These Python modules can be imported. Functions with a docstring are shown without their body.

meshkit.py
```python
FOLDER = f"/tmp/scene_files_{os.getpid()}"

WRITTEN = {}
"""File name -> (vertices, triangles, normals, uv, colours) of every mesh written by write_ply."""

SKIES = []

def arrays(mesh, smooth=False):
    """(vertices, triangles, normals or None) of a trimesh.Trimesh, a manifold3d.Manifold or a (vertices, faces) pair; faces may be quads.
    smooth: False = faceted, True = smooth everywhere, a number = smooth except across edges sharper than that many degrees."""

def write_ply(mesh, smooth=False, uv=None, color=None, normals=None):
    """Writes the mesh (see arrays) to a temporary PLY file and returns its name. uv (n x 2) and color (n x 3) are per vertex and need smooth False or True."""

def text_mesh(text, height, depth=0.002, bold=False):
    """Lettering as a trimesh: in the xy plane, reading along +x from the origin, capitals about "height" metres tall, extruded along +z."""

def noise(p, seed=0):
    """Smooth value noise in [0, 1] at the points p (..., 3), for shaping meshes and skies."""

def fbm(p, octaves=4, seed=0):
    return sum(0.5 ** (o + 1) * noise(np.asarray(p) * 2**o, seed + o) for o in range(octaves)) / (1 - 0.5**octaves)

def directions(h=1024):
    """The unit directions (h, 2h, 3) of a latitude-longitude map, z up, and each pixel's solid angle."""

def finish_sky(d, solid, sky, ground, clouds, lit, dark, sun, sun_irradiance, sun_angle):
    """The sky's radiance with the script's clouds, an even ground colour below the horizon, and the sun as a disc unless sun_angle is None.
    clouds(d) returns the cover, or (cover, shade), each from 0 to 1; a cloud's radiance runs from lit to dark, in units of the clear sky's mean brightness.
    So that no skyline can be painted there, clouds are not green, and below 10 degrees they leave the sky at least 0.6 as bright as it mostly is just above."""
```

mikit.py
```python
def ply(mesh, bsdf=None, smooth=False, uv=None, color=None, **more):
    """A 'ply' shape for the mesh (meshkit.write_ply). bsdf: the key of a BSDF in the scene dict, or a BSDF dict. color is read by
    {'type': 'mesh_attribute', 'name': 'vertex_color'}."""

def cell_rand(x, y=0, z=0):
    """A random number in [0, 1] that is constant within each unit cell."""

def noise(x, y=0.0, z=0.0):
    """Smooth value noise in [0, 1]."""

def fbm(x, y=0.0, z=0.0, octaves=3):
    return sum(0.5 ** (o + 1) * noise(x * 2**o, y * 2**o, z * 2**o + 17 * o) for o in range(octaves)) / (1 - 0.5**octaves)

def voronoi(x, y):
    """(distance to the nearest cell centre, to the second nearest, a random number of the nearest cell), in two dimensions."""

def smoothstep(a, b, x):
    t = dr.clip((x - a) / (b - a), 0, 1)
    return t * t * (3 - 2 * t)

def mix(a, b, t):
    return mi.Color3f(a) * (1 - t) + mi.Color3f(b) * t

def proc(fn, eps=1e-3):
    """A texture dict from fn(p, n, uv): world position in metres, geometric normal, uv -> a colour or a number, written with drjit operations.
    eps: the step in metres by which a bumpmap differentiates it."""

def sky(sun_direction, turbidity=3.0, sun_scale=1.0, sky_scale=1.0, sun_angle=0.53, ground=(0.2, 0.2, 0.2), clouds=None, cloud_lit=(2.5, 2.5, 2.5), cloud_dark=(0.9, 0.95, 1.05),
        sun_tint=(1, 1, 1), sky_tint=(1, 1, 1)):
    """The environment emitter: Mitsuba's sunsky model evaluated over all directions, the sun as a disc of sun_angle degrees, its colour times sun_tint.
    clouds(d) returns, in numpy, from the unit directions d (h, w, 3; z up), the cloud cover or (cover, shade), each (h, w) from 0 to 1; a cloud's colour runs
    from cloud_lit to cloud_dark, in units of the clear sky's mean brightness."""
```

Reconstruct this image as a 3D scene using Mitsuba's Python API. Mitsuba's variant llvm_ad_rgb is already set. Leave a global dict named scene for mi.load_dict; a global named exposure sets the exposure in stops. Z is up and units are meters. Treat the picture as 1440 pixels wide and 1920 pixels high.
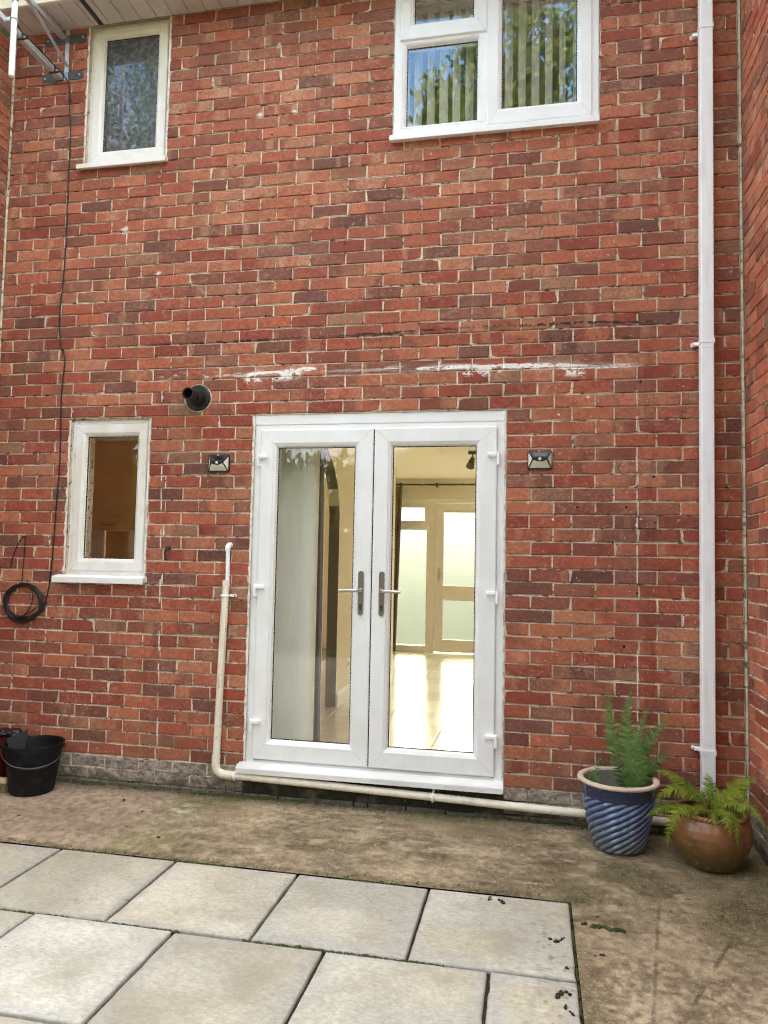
import math, random
import numpy as np
import trimesh
import shapely.geometry as sg
from shapely import affinity
import drjit as dr
import mitsuba as mi
import mikit, meshkit
from mikit import proc, noise, fbm, voronoi, smoothstep, mix, cell_rand

T = mi.ScalarTransform4f
scene, labels = {}, {}
rng = np.random.default_rng(11)
random.seed(11)

# ------------------------------------------------------------------ camera, sky, exposure
EYE = np.array([3.4646, -4.2120, 1.3729])
YAW, PITCH, ROLL, FOCAL = -0.20042, 0.06298, 0.01913, 1390.0
def camera_axes():
    cy, sy, cp, sp = math.cos(YAW), math.sin(YAW), math.cos(PITCH), math.sin(PITCH)
    f = np.array([sy * cp, cy * cp, sp]); r = np.array([cy, -sy, 0.0]); u = np.cross(r, f)
    c, s = math.cos(ROLL), math.sin(ROLL)
    return f, -s * r + c * u
_f, _u = camera_axes()
scene['camera'] = {'type': 'perspective', 'fov': math.degrees(2 * math.atan(720 / FOCAL)), 'fov_axis': 'x',
                   'near_clip': 0.05, 'far_clip': 600.0,
                   'to_world': T().look_at(origin=EYE.tolist(), target=(EYE + _f).tolist(), up=_u.tolist())}
def clouds(d):
    p = d / np.maximum(d[..., 2:3], 0.12)
    c = meshkit.fbm(p * 0.9 + 3.1, 5, 4)
    return np.clip((c - 0.36) * 4.0, 0, 0.93), np.clip((c - 0.58) * 3.0, 0, 0.6)
SUN = (-0.12, 0.92, 0.40)
scene['sky'] = mikit.sky(SUN, turbidity=3, sun_scale=0.8, sun_tint=(0.92, 1.0, 1.12), clouds=clouds, cloud_lit=(2.9, 2.85, 2.75), cloud_dark=(1.4, 1.42, 1.46), sky_tint=(0.985, 0.99, 1.02), ground=(0.16, 0.15, 0.12))
exposure = 4.55

# ------------------------------------------------------------------ materials
def two(b): return {'type': 'twosided', 'b': b}
def pri(c, rough=0.6, **k):
    c = c if isinstance(c, dict) else {'type': 'rgb', 'value': list(c)}
    return {'type': 'principled', 'base_color': c, 'roughness': rough, **k}
def mat(name, b, wrap=True):
    scene[name] = two(b) if wrap else b
    return name
def bump(b, fn, scale=1.0, eps=1e-3):
    return {'type': 'bumpmap', 't': proc(fn, eps), 'scale': scale, 'b': b}

def line_z(pts):                      # piecewise linear height of a mark along the wall
    def f(x):
        z = mi.Float(pts[0][1])
        for (xa, za), (xb, zb) in zip(pts, pts[1:]):
            t = dr.clip((x - xa) / (xb - xa), 0, 1)
            z = dr.select(x > xa, za + (zb - za) * t, z)
        return z
    return f
SMEAR = line_z([(1.70, 2.470), (1.80, 2.486), (2.07, 2.504), (2.33, 2.500), (2.53, 2.486), (2.72, 2.488), (3.2, 2.484), (3.6, 2.468), (4.0, 2.462)])
TAR1 = line_z([(1.04, 2.688), (2.2, 2.695), (2.72, 2.705), (3.15, 2.718), (3.75, 2.714), (4.1, 2.706)])

# drill holes and dabs of filler left in the wall: (x, z, radius)
HOLES = [(1.854, 3.988, 0.009), (1.849, 3.449, 0.008), (2.337, 3.262, 0.007), (1.845, 2.84, 0.008), (2.461, 2.771, 0.007), (1.936, 2.767, 0.007), (1.161, 4.242, 0.006), (4.099, 1.845, 0.009), (3.955, 1.679, 0.008), (3.697, 1.677, 0.008), (3.57, 1.208, 0.006), (4.012, 1.213, 0.008), (3.943, 0.925, 0.009), (4.032, 2.369, 0.008), (3.885, 1.484, 0.007), (4.346, 2.453, 0.009), (3.441, 1.043, 0.006), (4.107, 1.596, 0.007)]
DABS = [(1.771, 4.122, 0.026), (1.997, 4.122, 0.022), (1.88, 4.56, 0.022), (0.878, 3.45, 0.034), (3.43, 1.704, 0.009), (3.566, 1.608, 0.009), (3.268, 2.453, 0.016), (3.595, 2.196, 0.01), (3.753, 2.29, 0.012), (4.008, 1.583, 0.01), (1.979, 0.583, 0.012), (1.123, 3.15, 0.02)]
def marks(p, c):
    """What is left of a lean-to once fixed to the wall: filler, bitumen and paint lines. World coordinates on the wall."""
    on = dr.abs(p.y) < 0.035
    x, z = p.x, p.z
    # bitumen specks and lines along two courses
    n1 = fbm(x * 60, z * 85, 3.0, 4)
    along = smoothstep(1.02, 1.1, x) * (1 - smoothstep(4.08, 4.14, x)) * (0.6 + 0.4 * smoothstep(0.30, 0.5, noise(x * 3.1, 7.0)))
    d1 = z - TAR1(x)
    band1 = dr.exp(-dr.square((d1 - 0.001 + 0.006 * (noise(x * 9, 5.0) - 0.5)) / 0.0062)) * (1.5 + 0.9 * (1 - smoothstep(2.2, 3.0, x))) + smoothstep(-0.085, -0.02, d1) * (1 - smoothstep(-0.01, 0.01, d1)) * 0.52 * smoothstep(1.9, 2.5, x)
    band2 = dr.exp(-dr.square((d1 + 0.086) / 0.016)) * 0.62 * smoothstep(0.3, 0.6, noise(x * 2.2, 31.0))
    tar = smoothstep(0.43, 0.56, n1 * (0.45 + 0.62 * dr.minimum(band1 + band2, 1))) * dr.minimum(band1 + band2, 1) * along
    c = mix(c, (0.028, 0.026, 0.026), dr.select(on, tar * 0.95, 0))
    # white filler smear
    ds = z - SMEAR(x) + 0.014 * (noise(x * 5, 3.3) - 0.5) + 0.004 * (noise(x * 40, 2.0) - 0.5)
    patch = smoothstep(0.40, 0.58, noise(x * 2.7, 1.7) * 0.55 + 0.5 * noise(x * 8, 5.0))
    ends = smoothstep(1.68, 1.76, x) * (1 - smoothstep(3.96, 4.02, x))
    wide = 0.003 + 0.017 * patch * noise(x * 6.3, 9.1)
    streak = 0.35 + 0.9 * fbm(x * 12, z * 260, 2.0, 3)
    sm = (1 - smoothstep(0.55, 1.0, dr.abs(ds) / wide)) * smoothstep(0.30, 0.55, streak * (0.4 + 0.8 * patch)) * ends
    dab = smoothstep(0.57, 0.66, fbm(x * 26, z * 30, 5.0, 4) * (0.35 + 0.95 * smoothstep(0.42, 0.68, noise(x * 4.1, 21.0))))
    rag = dab * smoothstep(-0.070, -0.035, ds) * (1 - smoothstep(-0.012, 0.0, ds)) * ends
    faint = smoothstep(0.55, 0.75, fbm(x * 30, z * 120, 1.0, 4)) * dr.exp(-dr.square((z - 2.478) / 0.022)) * smoothstep(1.12, 1.2, x) * (1 - smoothstep(1.7, 1.75, x)) * 0.6
    haze_ = smoothstep(0.35, 0.7, fbm(x * 9, z * 60, 3.0, 3)) * dr.exp(-dr.square(ds / 0.022)) * ends * 0.35
    crumb_ = smoothstep(0.30, 0.52, fbm(x * 75, z * 150, 6.0, 3) * 0.7 + 0.35 * noise(x * 17, z * 40, 2.0))
    c = mix(c, (0.84, 0.81, 0.78), dr.select(on, dr.clip((sm * 0.97 + rag * 0.95) * crumb_ + faint + haze_, 0, 1), 0))
    # two upright paint lines where the lean-to ended
    wl = 1.187 + (2.27 - z) * 0.0235
    l1 = (1 - smoothstep(0.0025, 0.005, dr.abs(x - wl))) * smoothstep(0.42, 0.55, noise(z * 16, 4.0)) * smoothstep(0.14, 0.3, z) * (1 - smoothstep(2.2, 2.3, z))
    l2 = (1 - smoothstep(0.0022, 0.0045, dr.abs(x - 4.012))) * smoothstep(0.40, 0.55, noise(z * 14, 8.0)) * smoothstep(0.4, 0.55, z) * (1 - smoothstep(2.38, 2.44, z))
    c = mix(c, (0.74, 0.70, 0.66), dr.select(on, dr.clip(l1 + l2, 0, 1) * 0.85, 0))
    # reddish brown wood stain beside the right hand line and, fainter, the left one
    st = (1 - smoothstep(0.02, 0.03, dr.abs(x - 4.078))) * smoothstep(0.3, 0.5, z) * (1 - smoothstep(2.55, 2.6, z)) * (0.35 + 0.5 * noise(x * 30, z * 9))
    st2 = (1 - smoothstep(0.018, 0.03, dr.abs(x - 1.135))) * smoothstep(0.2, 0.4, z) * (1 - smoothstep(2.2, 2.26, z)) * 0.38 * noise(x * 30, z * 9)
    c = mix(c, (0.13, 0.030, 0.020), dr.select(on, dr.clip(0.5 * (st + st2) * smoothstep(0.25, 0.7, fbm(x * 60, z * 7, 3.0, 3)), 0, 0.6), 0))
    for hx, hz, hr in HOLES: c = mix(c, (0.012, 0.010, 0.009), dr.select(on, 1 - smoothstep(hr * 0.6, hr, dr.sqrt(dr.square(x - hx) + dr.square(z - hz))), 0))
    for hx, hz, hr in DABS:
        c = mix(c, (0.74, 0.70, 0.64), dr.select(on, (1 - smoothstep(0.3, 1.0, dr.sqrt(dr.square(x - hx) + dr.square(z - hz)) / hr + 0.9 * (fbm(x * 70, z * 70, 2.0, 3) - 0.5))) * 0.85, 0))
    sp = smoothstep(0.93, 0.965, noise(x * 95, z * 95)) * smoothstep(0.5, 0.7, noise(x * 1.3, z * 1.3, 6.0))
    return mix(c, (0.70, 0.62, 0.55), dr.select(on, sp * 0.6, 0))

def brick_color(p, n, uv):
    kind, r = uv.x, uv.y
    s = r * 57.0
    a = p.x + p.y                      # runs along either wall
    big = fbm(a * 9 + s, p.z * 16 + s, r * 9, 3)
    fine = fbm(a * 90, p.z * 90, s, 3)
    k2 = cell_rand(dr.floor(s * 171), 5)
    col = mix((0.325, 0.086, 0.053), (0.375, 0.112, 0.066), smoothstep(0.0, 0.20, kind))     # red
    col = mix(col, (0.405, 0.142, 0.080), smoothstep(0.24, 0.34, kind))                        # orange red
    col = mix(col, (0.415, 0.180, 0.108), smoothstep(0.43, 0.48, kind))                        # tan
    col = mix(col, (0.285, 0.070, 0.046), smoothstep(0.50, 0.53, kind))                        # deep red
    col = mix(col, (0.240, 0.090, 0.061), smoothstep(0.66, 0.76, kind))                        # brown
    col = mix(col, (0.165, 0.074, 0.060), smoothstep(0.83, 0.91, kind))                        # purple brown
    col = mix(col, (0.30, 0.160, 0.100), smoothstep(0.93, 0.95, kind))                         # buff
    half = smoothstep(0.44, 0.60, noise(a * 7 + s, s * 3) * 0.8 + 0.2 * big)
    col = mix(col, (0.190, 0.074, 0.056), half * smoothstep(0.55, 0.8, k2) * 0.65)
    col = mix(col, (0.44, 0.185, 0.105), (1 - half) * smoothstep(0.62, 0.85, cell_rand(dr.floor(s * 91), 6)) * 0.5)
    dark = smoothstep(0.48, 0.70, big) * smoothstep(0.35, 0.75, cell_rand(dr.floor(s * 13)))
    col = mix(col, (0.20, 0.072, 0.054), dark * 0.45)
    kiss = smoothstep(0.62, 0.85, noise(a * 17 + s, s)) * (0.25 + 0.75 * fbm(a * 60, p.z * 40, s, 3)) * smoothstep(0.45, 0.6, cell_rand(dr.floor(s * 29), 2))
    col = mix(col, (0.54, 0.315, 0.20), kiss * (0.45 + 0.3 * smoothstep(2.5, 3.6, p.z)))          # pale kiln marks
    pale = smoothstep(0.45, 0.80, fbm(a * 5, p.z * 5, 2.0, 3))
    col = mix(col, (0.42, 0.205, 0.150), 0.12 * pale + 0.12 * smoothstep(1.8, 4.2, p.z))
    col = col * mi.Color3f(0.99, 0.95, 0.92) * (0.58 + 0.80 * fine) * (0.86 + 0.26 * r)
    edge = smoothstep(0.52, 0.85, fbm(a * 55, p.z * 75, 8.0, 4)) * smoothstep(0.4, 0.7, noise(a * 3, p.z * 5, 4.0))
    col = mix(col, (0.46, 0.33, 0.235), edge * 0.40)                                  # mortar smears
    pit = smoothstep(0.80, 0.90, noise(a * 150, p.z * 150, s)) * smoothstep(0.4, 0.7, noise(a * 5 + s, p.z * 5))
    col = mix(col, (0.10, 0.045, 0.036), pit * 0.5)
    # the two grey, salty courses at the foot
    g = fbm(a * 22, p.z * 40, 4.0, 4)
    grey = mix((0.15, 0.12, 0.095), (0.42, 0.37, 0.31), smoothstep(0.30, 0.75, 0.5 * g + 0.5 * fbm(a * 75, p.z * 110, 7.0, 4))) * (0.7 + 0.6 * fine)
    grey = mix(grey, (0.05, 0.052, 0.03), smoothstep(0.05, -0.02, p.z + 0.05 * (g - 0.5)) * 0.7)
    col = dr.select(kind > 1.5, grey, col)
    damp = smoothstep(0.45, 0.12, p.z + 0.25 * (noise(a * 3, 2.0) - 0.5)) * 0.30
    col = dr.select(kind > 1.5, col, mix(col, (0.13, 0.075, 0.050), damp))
    return dr.clip(marks(p, col), 0.01, 0.9)
def brick_bump(p, n, uv):
    a = p.x + p.y
    return 0.0030 * fbm(a * 70, p.z * 70, 1.0, 4) + 0.0018 * smoothstep(0.6, 0.8, noise(a * 45, p.z * 120))
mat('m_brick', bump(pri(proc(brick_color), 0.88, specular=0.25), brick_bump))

def mortar_color(p, n, uv):
    a = p.x + p.y
    f = fbm(a * 30, p.z * 30, 2.0, 4)
    col = mix((0.52, 0.43, 0.32), (0.68, 0.58, 0.45), smoothstep(0.3, 0.7, f)) * (0.80 + 0.4 * noise(a * 300, p.z * 300, p.y * 300))
    col = mix(col, (0.34, 0.285, 0.21), smoothstep(0.50, 0.75, fbm(a * 4, p.z * 4, 6.0, 3)) * 0.5)
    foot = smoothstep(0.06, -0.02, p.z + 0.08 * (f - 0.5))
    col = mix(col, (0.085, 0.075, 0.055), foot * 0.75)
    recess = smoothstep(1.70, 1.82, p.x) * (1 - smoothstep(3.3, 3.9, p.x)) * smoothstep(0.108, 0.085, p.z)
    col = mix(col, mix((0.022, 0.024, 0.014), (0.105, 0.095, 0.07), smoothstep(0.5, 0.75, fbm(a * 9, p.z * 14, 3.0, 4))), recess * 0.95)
    hole = smoothstep(0.80, 0.84, noise(a * 55, p.z * 70, 3.0))
    col = mix(col, (0.05, 0.042, 0.035), hole * 0.8)
    return dr.clip(marks(p, col), 0.01, 0.9)
def mortar_bump(p, n, uv):
    a = p.x + p.y
    return 0.007 * fbm(a * 45, p.z * 45, 1.0, 4)
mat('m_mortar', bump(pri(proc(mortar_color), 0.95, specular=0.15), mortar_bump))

def upvc_color(p, n, uv):
    f = fbm(p.x * 6, p.z * 6, p.y * 6, 3)
    c = mix((0.80, 0.81, 0.82), (0.765, 0.77, 0.77), smoothstep(0.35, 0.8, f))
    c = mix(c, (0.50, 0.47, 0.40), smoothstep(0.70, 0.85, fbm(p.x * 40, p.z * 40, p.y * 30, 3)) * 0.10)
    low = smoothstep(0.36, 0.14, p.z + 0.12 * f) * 0.35
    c = mix(c, (0.55, 0.53, 0.49), smoothstep(0.55, 0.8, fbm(p.x * 90, p.z * 5, p.y * 40, 3)) * 0.10)
    return mix(c, (0.50, 0.48, 0.42), low * smoothstep(0.30, 0.65, f))
mat('m_upvc', pri(proc(upvc_color), 0.32, specular=0.45))
def aged_color(p, n, uv):
    f = fbm(p.x * 7, p.z * 7, p.y * 7, 3)
    c = mix((0.80, 0.80, 0.78), (0.68, 0.66, 0.57), smoothstep(0.35, 0.7, f) * 0.7)
    top = smoothstep(4.15, 4.9, p.z + 0.2 * f)
    c = mix(c, (0.64, 0.59, 0.43), top * 0.75)
    return mix(c, (0.40, 0.36, 0.27), smoothstep(0.66, 0.78, fbm(p.x * 35, p.z * 25, p.y * 30, 3)) * 0.35)
mat('m_aged_upvc', pri(proc(aged_color), 0.38, specular=0.4))
mat('m_pipe_white', pri(proc(lambda p, n, uv: mix((0.86, 0.88, 0.91), (0.66, 0.65, 0.62), smoothstep(0.52, 0.85, fbm(p.x * 50, p.y * 50, p.z * 4, 4)) * 0.45)), 0.28, specular=0.5))
def overflow_color(p, n, uv):
    f = fbm(p.x * 30, p.z * 9, p.y * 30, 3)
    c = mix((0.78, 0.735, 0.61), (0.68, 0.62, 0.48), smoothstep(0.4, 0.8, f))
    c = mix(c, (0.30, 0.25, 0.17), smoothstep(0.62, 0.80, fbm(p.x * 70, p.z * 30, 2.0, 4)) * 0.55 * smoothstep(0.12, 0.4, p.z))
    return c
mat('m_cream_pipe', pri(proc(overflow_color), 0.42))
mat('m_sealant', pri(proc(lambda p, n, uv: mix((0.74, 0.71, 0.66), (0.50, 0.42, 0.34), smoothstep(0.48, 0.75, fbm(p.x * 50, p.z * 40, 1.0, 3)))), 0.7))
mat('m_gasket', pri((0.035, 0.035, 0.037), 0.5))
mat('m_seam', pri((0.50, 0.50, 0.50), 0.5))
mat('m_glass', {'type': 'thindielectric', 'int_ior': 1.52}, False)
mat('m_coated_glass', {'type': 'thindielectric', 'int_ior': 2.3}, False)
mat('m_frosted', {'type': 'principledthin', 'base_color': {'type': 'rgb', 'value': [0.255, 0.30, 0.285]}, 'roughness': 0.36, 'spec_trans': 0.80, 'diff_trans': 1.1, 'eta': 1.5}, False)
mat('m_obscure', bump(pri(proc(lambda p, n, uv: mix((0.040, 0.046, 0.050), (0.105, 0.115, 0.12), smoothstep(0.35, 0.75, fbm(p.x * 60, p.z * 60, 1.0, 3)))), 0.30), lambda p, n, uv: 0.004 * fbm(p.x * 40, p.z * 40, 1.0, 2)))
mat('m_steel', pri((0.55, 0.53, 0.50), 0.28, metallic=1.0))
mat('m_steel_plate', pri((0.27, 0.24, 0.20), 0.42, metallic=1.0))
mat('m_dark_metal', pri((0.045, 0.04, 0.035), 0.45, metallic=0.6))
mat('m_galvanised', pri(proc(lambda p, n, uv: mix((0.44, 0.48, 0.51), (0.60, 0.64, 0.66), fbm(p.x * 40, p.y * 40, p.z * 40, 3))), 0.5, metallic=0.55))
mat('m_plate_dark', pri(proc(lambda p, n, uv: mix((0.05, 0.055, 0.06), (0.11, 0.115, 0.12), fbm(p.x * 40, p.y * 40, p.z * 40, 3))), 0.6, metallic=0.3))
mat('m_black', pri((0.012, 0.012, 0.014), 0.35, specular=0.5))
mat('m_cable', pri((0.014, 0.011, 0.011), 0.45))
mat('m_bucket', pri(proc(lambda p, n, uv: mix((0.006, 0.006, 0.008), (0.016, 0.016, 0.017), smoothstep(0.5, 0.8, fbm(p.x * 20, p.y * 20, p.z * 20, 3)))), 0.5, specular=0.25))
mat('m_red_bucket', pri((0.10, 0.012, 0.014), 0.4))
mat('m_lens', pri((0.66, 0.66, 0.56), 0.22, specular=0.6))
mat('m_solar', pri((0.012, 0.013, 0.028), 0.12, specular=0.6))
mat('m_soffit', pri(proc(lambda p, n, uv: mix((0.62, 0.60, 0.56), (0.48, 0.45, 0.41), fbm(p.x * 12, p.y * 12, 1.0, 3))), 0.5))
mat('m_roof', pri((0.12, 0.09, 0.08), 0.85))
def concrete_color(p, n, uv):
    x, y = p.x, p.y
    f = fbm(x * 5, y * 5, 1.0, 4); g = fbm(x * 40, y * 40, 2.0, 4); h = fbm(x * 1.6, y * 1.6, 5.0, 3)
    streak = fbm(x * 4.0, y * 15, 4.0, 5)
    left = mix((0.205, 0.152, 0.112), (0.315, 0.245, 0.185), smoothstep(0.25, 0.75, 0.5 * f + 0.5 * streak))
    right = mix((0.105, 0.078, 0.047), (0.27, 0.212, 0.142), smoothstep(0.28, 0.72, 0.55 * f + 0.45 * streak))
    edge = 1.405 + 0.010 * (noise(y * 18, 3.0) - 0.5)
    t = smoothstep(edge - 0.006, edge + 0.006, x)
    c = mix(left, right, t)
    mid = t * (1 - smoothstep(1.66, 1.76, x + 0.04 * (f - 0.5)))
    c = mix(c, mix((0.125, 0.112, 0.052), (0.27, 0.235, 0.14), f), mid * 0.75)
    white = smoothstep(0.46, 0.70, fbm(x * 9, y * 20, 7.0, 4)) * dr.exp(-dr.square((x - 1.56) / 0.13) - dr.square((y + 0.22) / 0.20))
    c = mix(c, (0.50, 0.49, 0.42), white * 0.9)
    pale = smoothstep(0.48, 0.78, fbm(x * 10, y * 22, 9.0, 5)) * t
    c = mix(c, (0.36, 0.30, 0.215), pale * 0.5)
    moss = smoothstep(0.44, 0.68, h + 0.30 * (g - 0.5)) * t * 0.75
    c = mix(c, (0.082, 0.068, 0.026), moss)
    damp = 1.25 * (dr.exp(-dr.square((x - 3.75) / 0.36) - dr.square((y + 0.58) / 0.17)) + dr.exp(-dr.square((x - 4.25) / 0.40) - dr.square((y + 0.62) / 0.22)) + dr.exp(-dr.square((x - 3.66) / 0.09) - dr.square((y + 0.84) / 0.12)) * 1.2) * smoothstep(0.25, 0.65, fbm(x * 6, y * 6, 3.0, 4))
    c = mix(c, (0.060, 0.050, 0.020), dr.clip(damp, 0, 1) * 0.85)
    warm = smoothstep(-0.85, -1.5, y) * smoothstep(3.6, 3.75, x)
    c = mix(c, mix((0.160, 0.116, 0.076), (0.34, 0.265, 0.19), smoothstep(0.3, 0.7, 0.5 * g + 0.5 * f)), warm * 0.75)
    # two trowelled lines in the strip beside the slabs
    l1 = 1 - smoothstep(0.002, 0.011, dr.abs(x - (3.992 + (y + 0.8) * 0.175)))
    l2 = 1 - smoothstep(0.003, 0.014, dr.abs(x - (4.317 + (y + 0.84) * 0.48)))
    c = mix(c, (0.075, 0.057, 0.038), dr.clip(l1 * 0.75 + l2 * 0.9, 0, 0.9) * smoothstep(-0.75, -0.9, y) * smoothstep(0.2, 0.5, noise(x * 9, y * 9)))
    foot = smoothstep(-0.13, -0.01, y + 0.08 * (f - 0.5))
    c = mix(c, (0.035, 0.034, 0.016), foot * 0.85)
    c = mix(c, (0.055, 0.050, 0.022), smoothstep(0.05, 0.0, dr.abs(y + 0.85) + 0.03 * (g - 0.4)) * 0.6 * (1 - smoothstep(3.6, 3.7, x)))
    spk = smoothstep(0.72, 0.90, noise(x * 190, y * 190)) * 0.30
    c = mix(c, (0.46, 0.40, 0.31), spk * (0.35 + 0.65 * t))
    grey = dr.mean(c); c = mix(c, mi.Color3f(grey * 1.04, grey * 1.0, grey * 0.86), 0.10)
    c = mix(c, (0.215, 0.180, 0.122), 0.12) * mi.Color3f(1.04, 1.01, 0.95)
    return c * 1.14 * (0.50 + 0.96 * g) * (0.80 + 0.4 * noise(x * 240, y * 240, 2.0))
def concrete_bump(p, n, uv):
    e = dr.abs(p.x - 1.405)
    return 0.010 * fbm(p.x * 26, p.y * 26, 1.0, 5) + 0.005 * noise(p.x * 130, p.y * 130) - 0.004 * dr.exp(-dr.square(e / 0.006))
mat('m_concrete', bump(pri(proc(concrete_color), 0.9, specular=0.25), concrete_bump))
def slab_color(p, n, uv):
    x, y, r = p.x, p.y, uv.y
    f = fbm(x * 4 + r * 30, y * 4, r * 9, 4); g = fbm(x * 70, y * 70, 2.0, 3)
    c = mix((0.36, 0.345, 0.295), (0.47, 0.455, 0.395), smoothstep(0.25, 0.75, f))
    yellow = smoothstep(0.40, 0.75, fbm(x * 3.1 + r * 11, y * 3.1, 4.0, 3)) * (0.35 + 0.55 * smoothstep(3.0, 3.2, x))
    c = mix(c, (0.46, 0.405, 0.275), yellow * 0.55)
    # worn margin of each slab: uv.x runs from 0 at the edge to 1 inwards
    m = uv.x + 0.30 * (fbm(x * 9, y * 9, r, 3) - 0.5)
    worn = smoothstep(0.30, 0.30 + 0.75 * cell_rand(dr.floor(r * 411), 3) + 0.05, m)
    c = mix(mix((0.375, 0.365, 0.345), (0.27, 0.255, 0.215), smoothstep(0.32, 0.0, m)), c, dr.maximum(worn, 0.15))
    rib = noise(x * 60 + y * 24, y * 150, 3.0); sp = noise(x * 210, y * 210, 1.0)
    tone = cell_rand(dr.floor(r * 997))
    c = c * (0.68 + 0.26 * g + 0.20 * rib + 0.18 * sp) * (0.86 + 0.24 * tone) * mix((1, 1, 1), (1.0, 0.97, 0.90), cell_rand(dr.floor(r * 733), 2))
    c = mix(c, (0.25, 0.225, 0.165), smoothstep(0.45, 0.90, fbm(x * 7 + r * 5, y * 9, 9.0, 5)) * 0.45)
    c = mix(c, (0.13, 0.105, 0.07), smoothstep(0.90, 0.96, noise(x * 60, y * 60, 9.0)) * smoothstep(0.55, 0.75, noise(x * 4, y * 4, 2.0)) * 0.6)
    dirt = dr.exp(-dr.square((x - 3.56) / 0.10)) * smoothstep(0.50, 0.85, fbm(x * 45, y * 60, 5.0, 4)) * smoothstep(-1.0, -1.15, y)
    return mix(c, (0.11, 0.09, 0.06), dirt * 0.65)
def slab_bump(p, n, uv):
    return 0.0035 * fbm(p.x * 60 + p.y * 18, p.y * 105, 1.0, 3) + 0.003 * fbm(p.x * 14, p.y * 14, 1.0, 2)
mat('m_slab', bump(pri(proc(slab_color), 0.85, specular=0.3), slab_bump))
mat('m_soil', bump(pri(proc(lambda p, n, uv: mix((0.012, 0.010, 0.007), (0.045, 0.034, 0.022), fbm(p.x * 60, p.y * 60, p.z * 60, 3))), 0.95), lambda p, n, uv: 0.01 * fbm(p.x * 80, p.y * 80, p.z * 80, 3)))
mat('m_litter', pri(proc(lambda p, n, uv: mix((0.028, 0.020, 0.012), (0.17, 0.115, 0.060), cell_rand(dr.floor(p.x * 60), dr.floor(p.y * 60)))), 0.9))
mat('m_moss', pri(proc(lambda p, n, uv: mix((0.016, 0.020, 0.006), (0.070, 0.082, 0.018), fbm(p.x * 50, p.y * 50, p.z * 50, 3))), 0.95))
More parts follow.
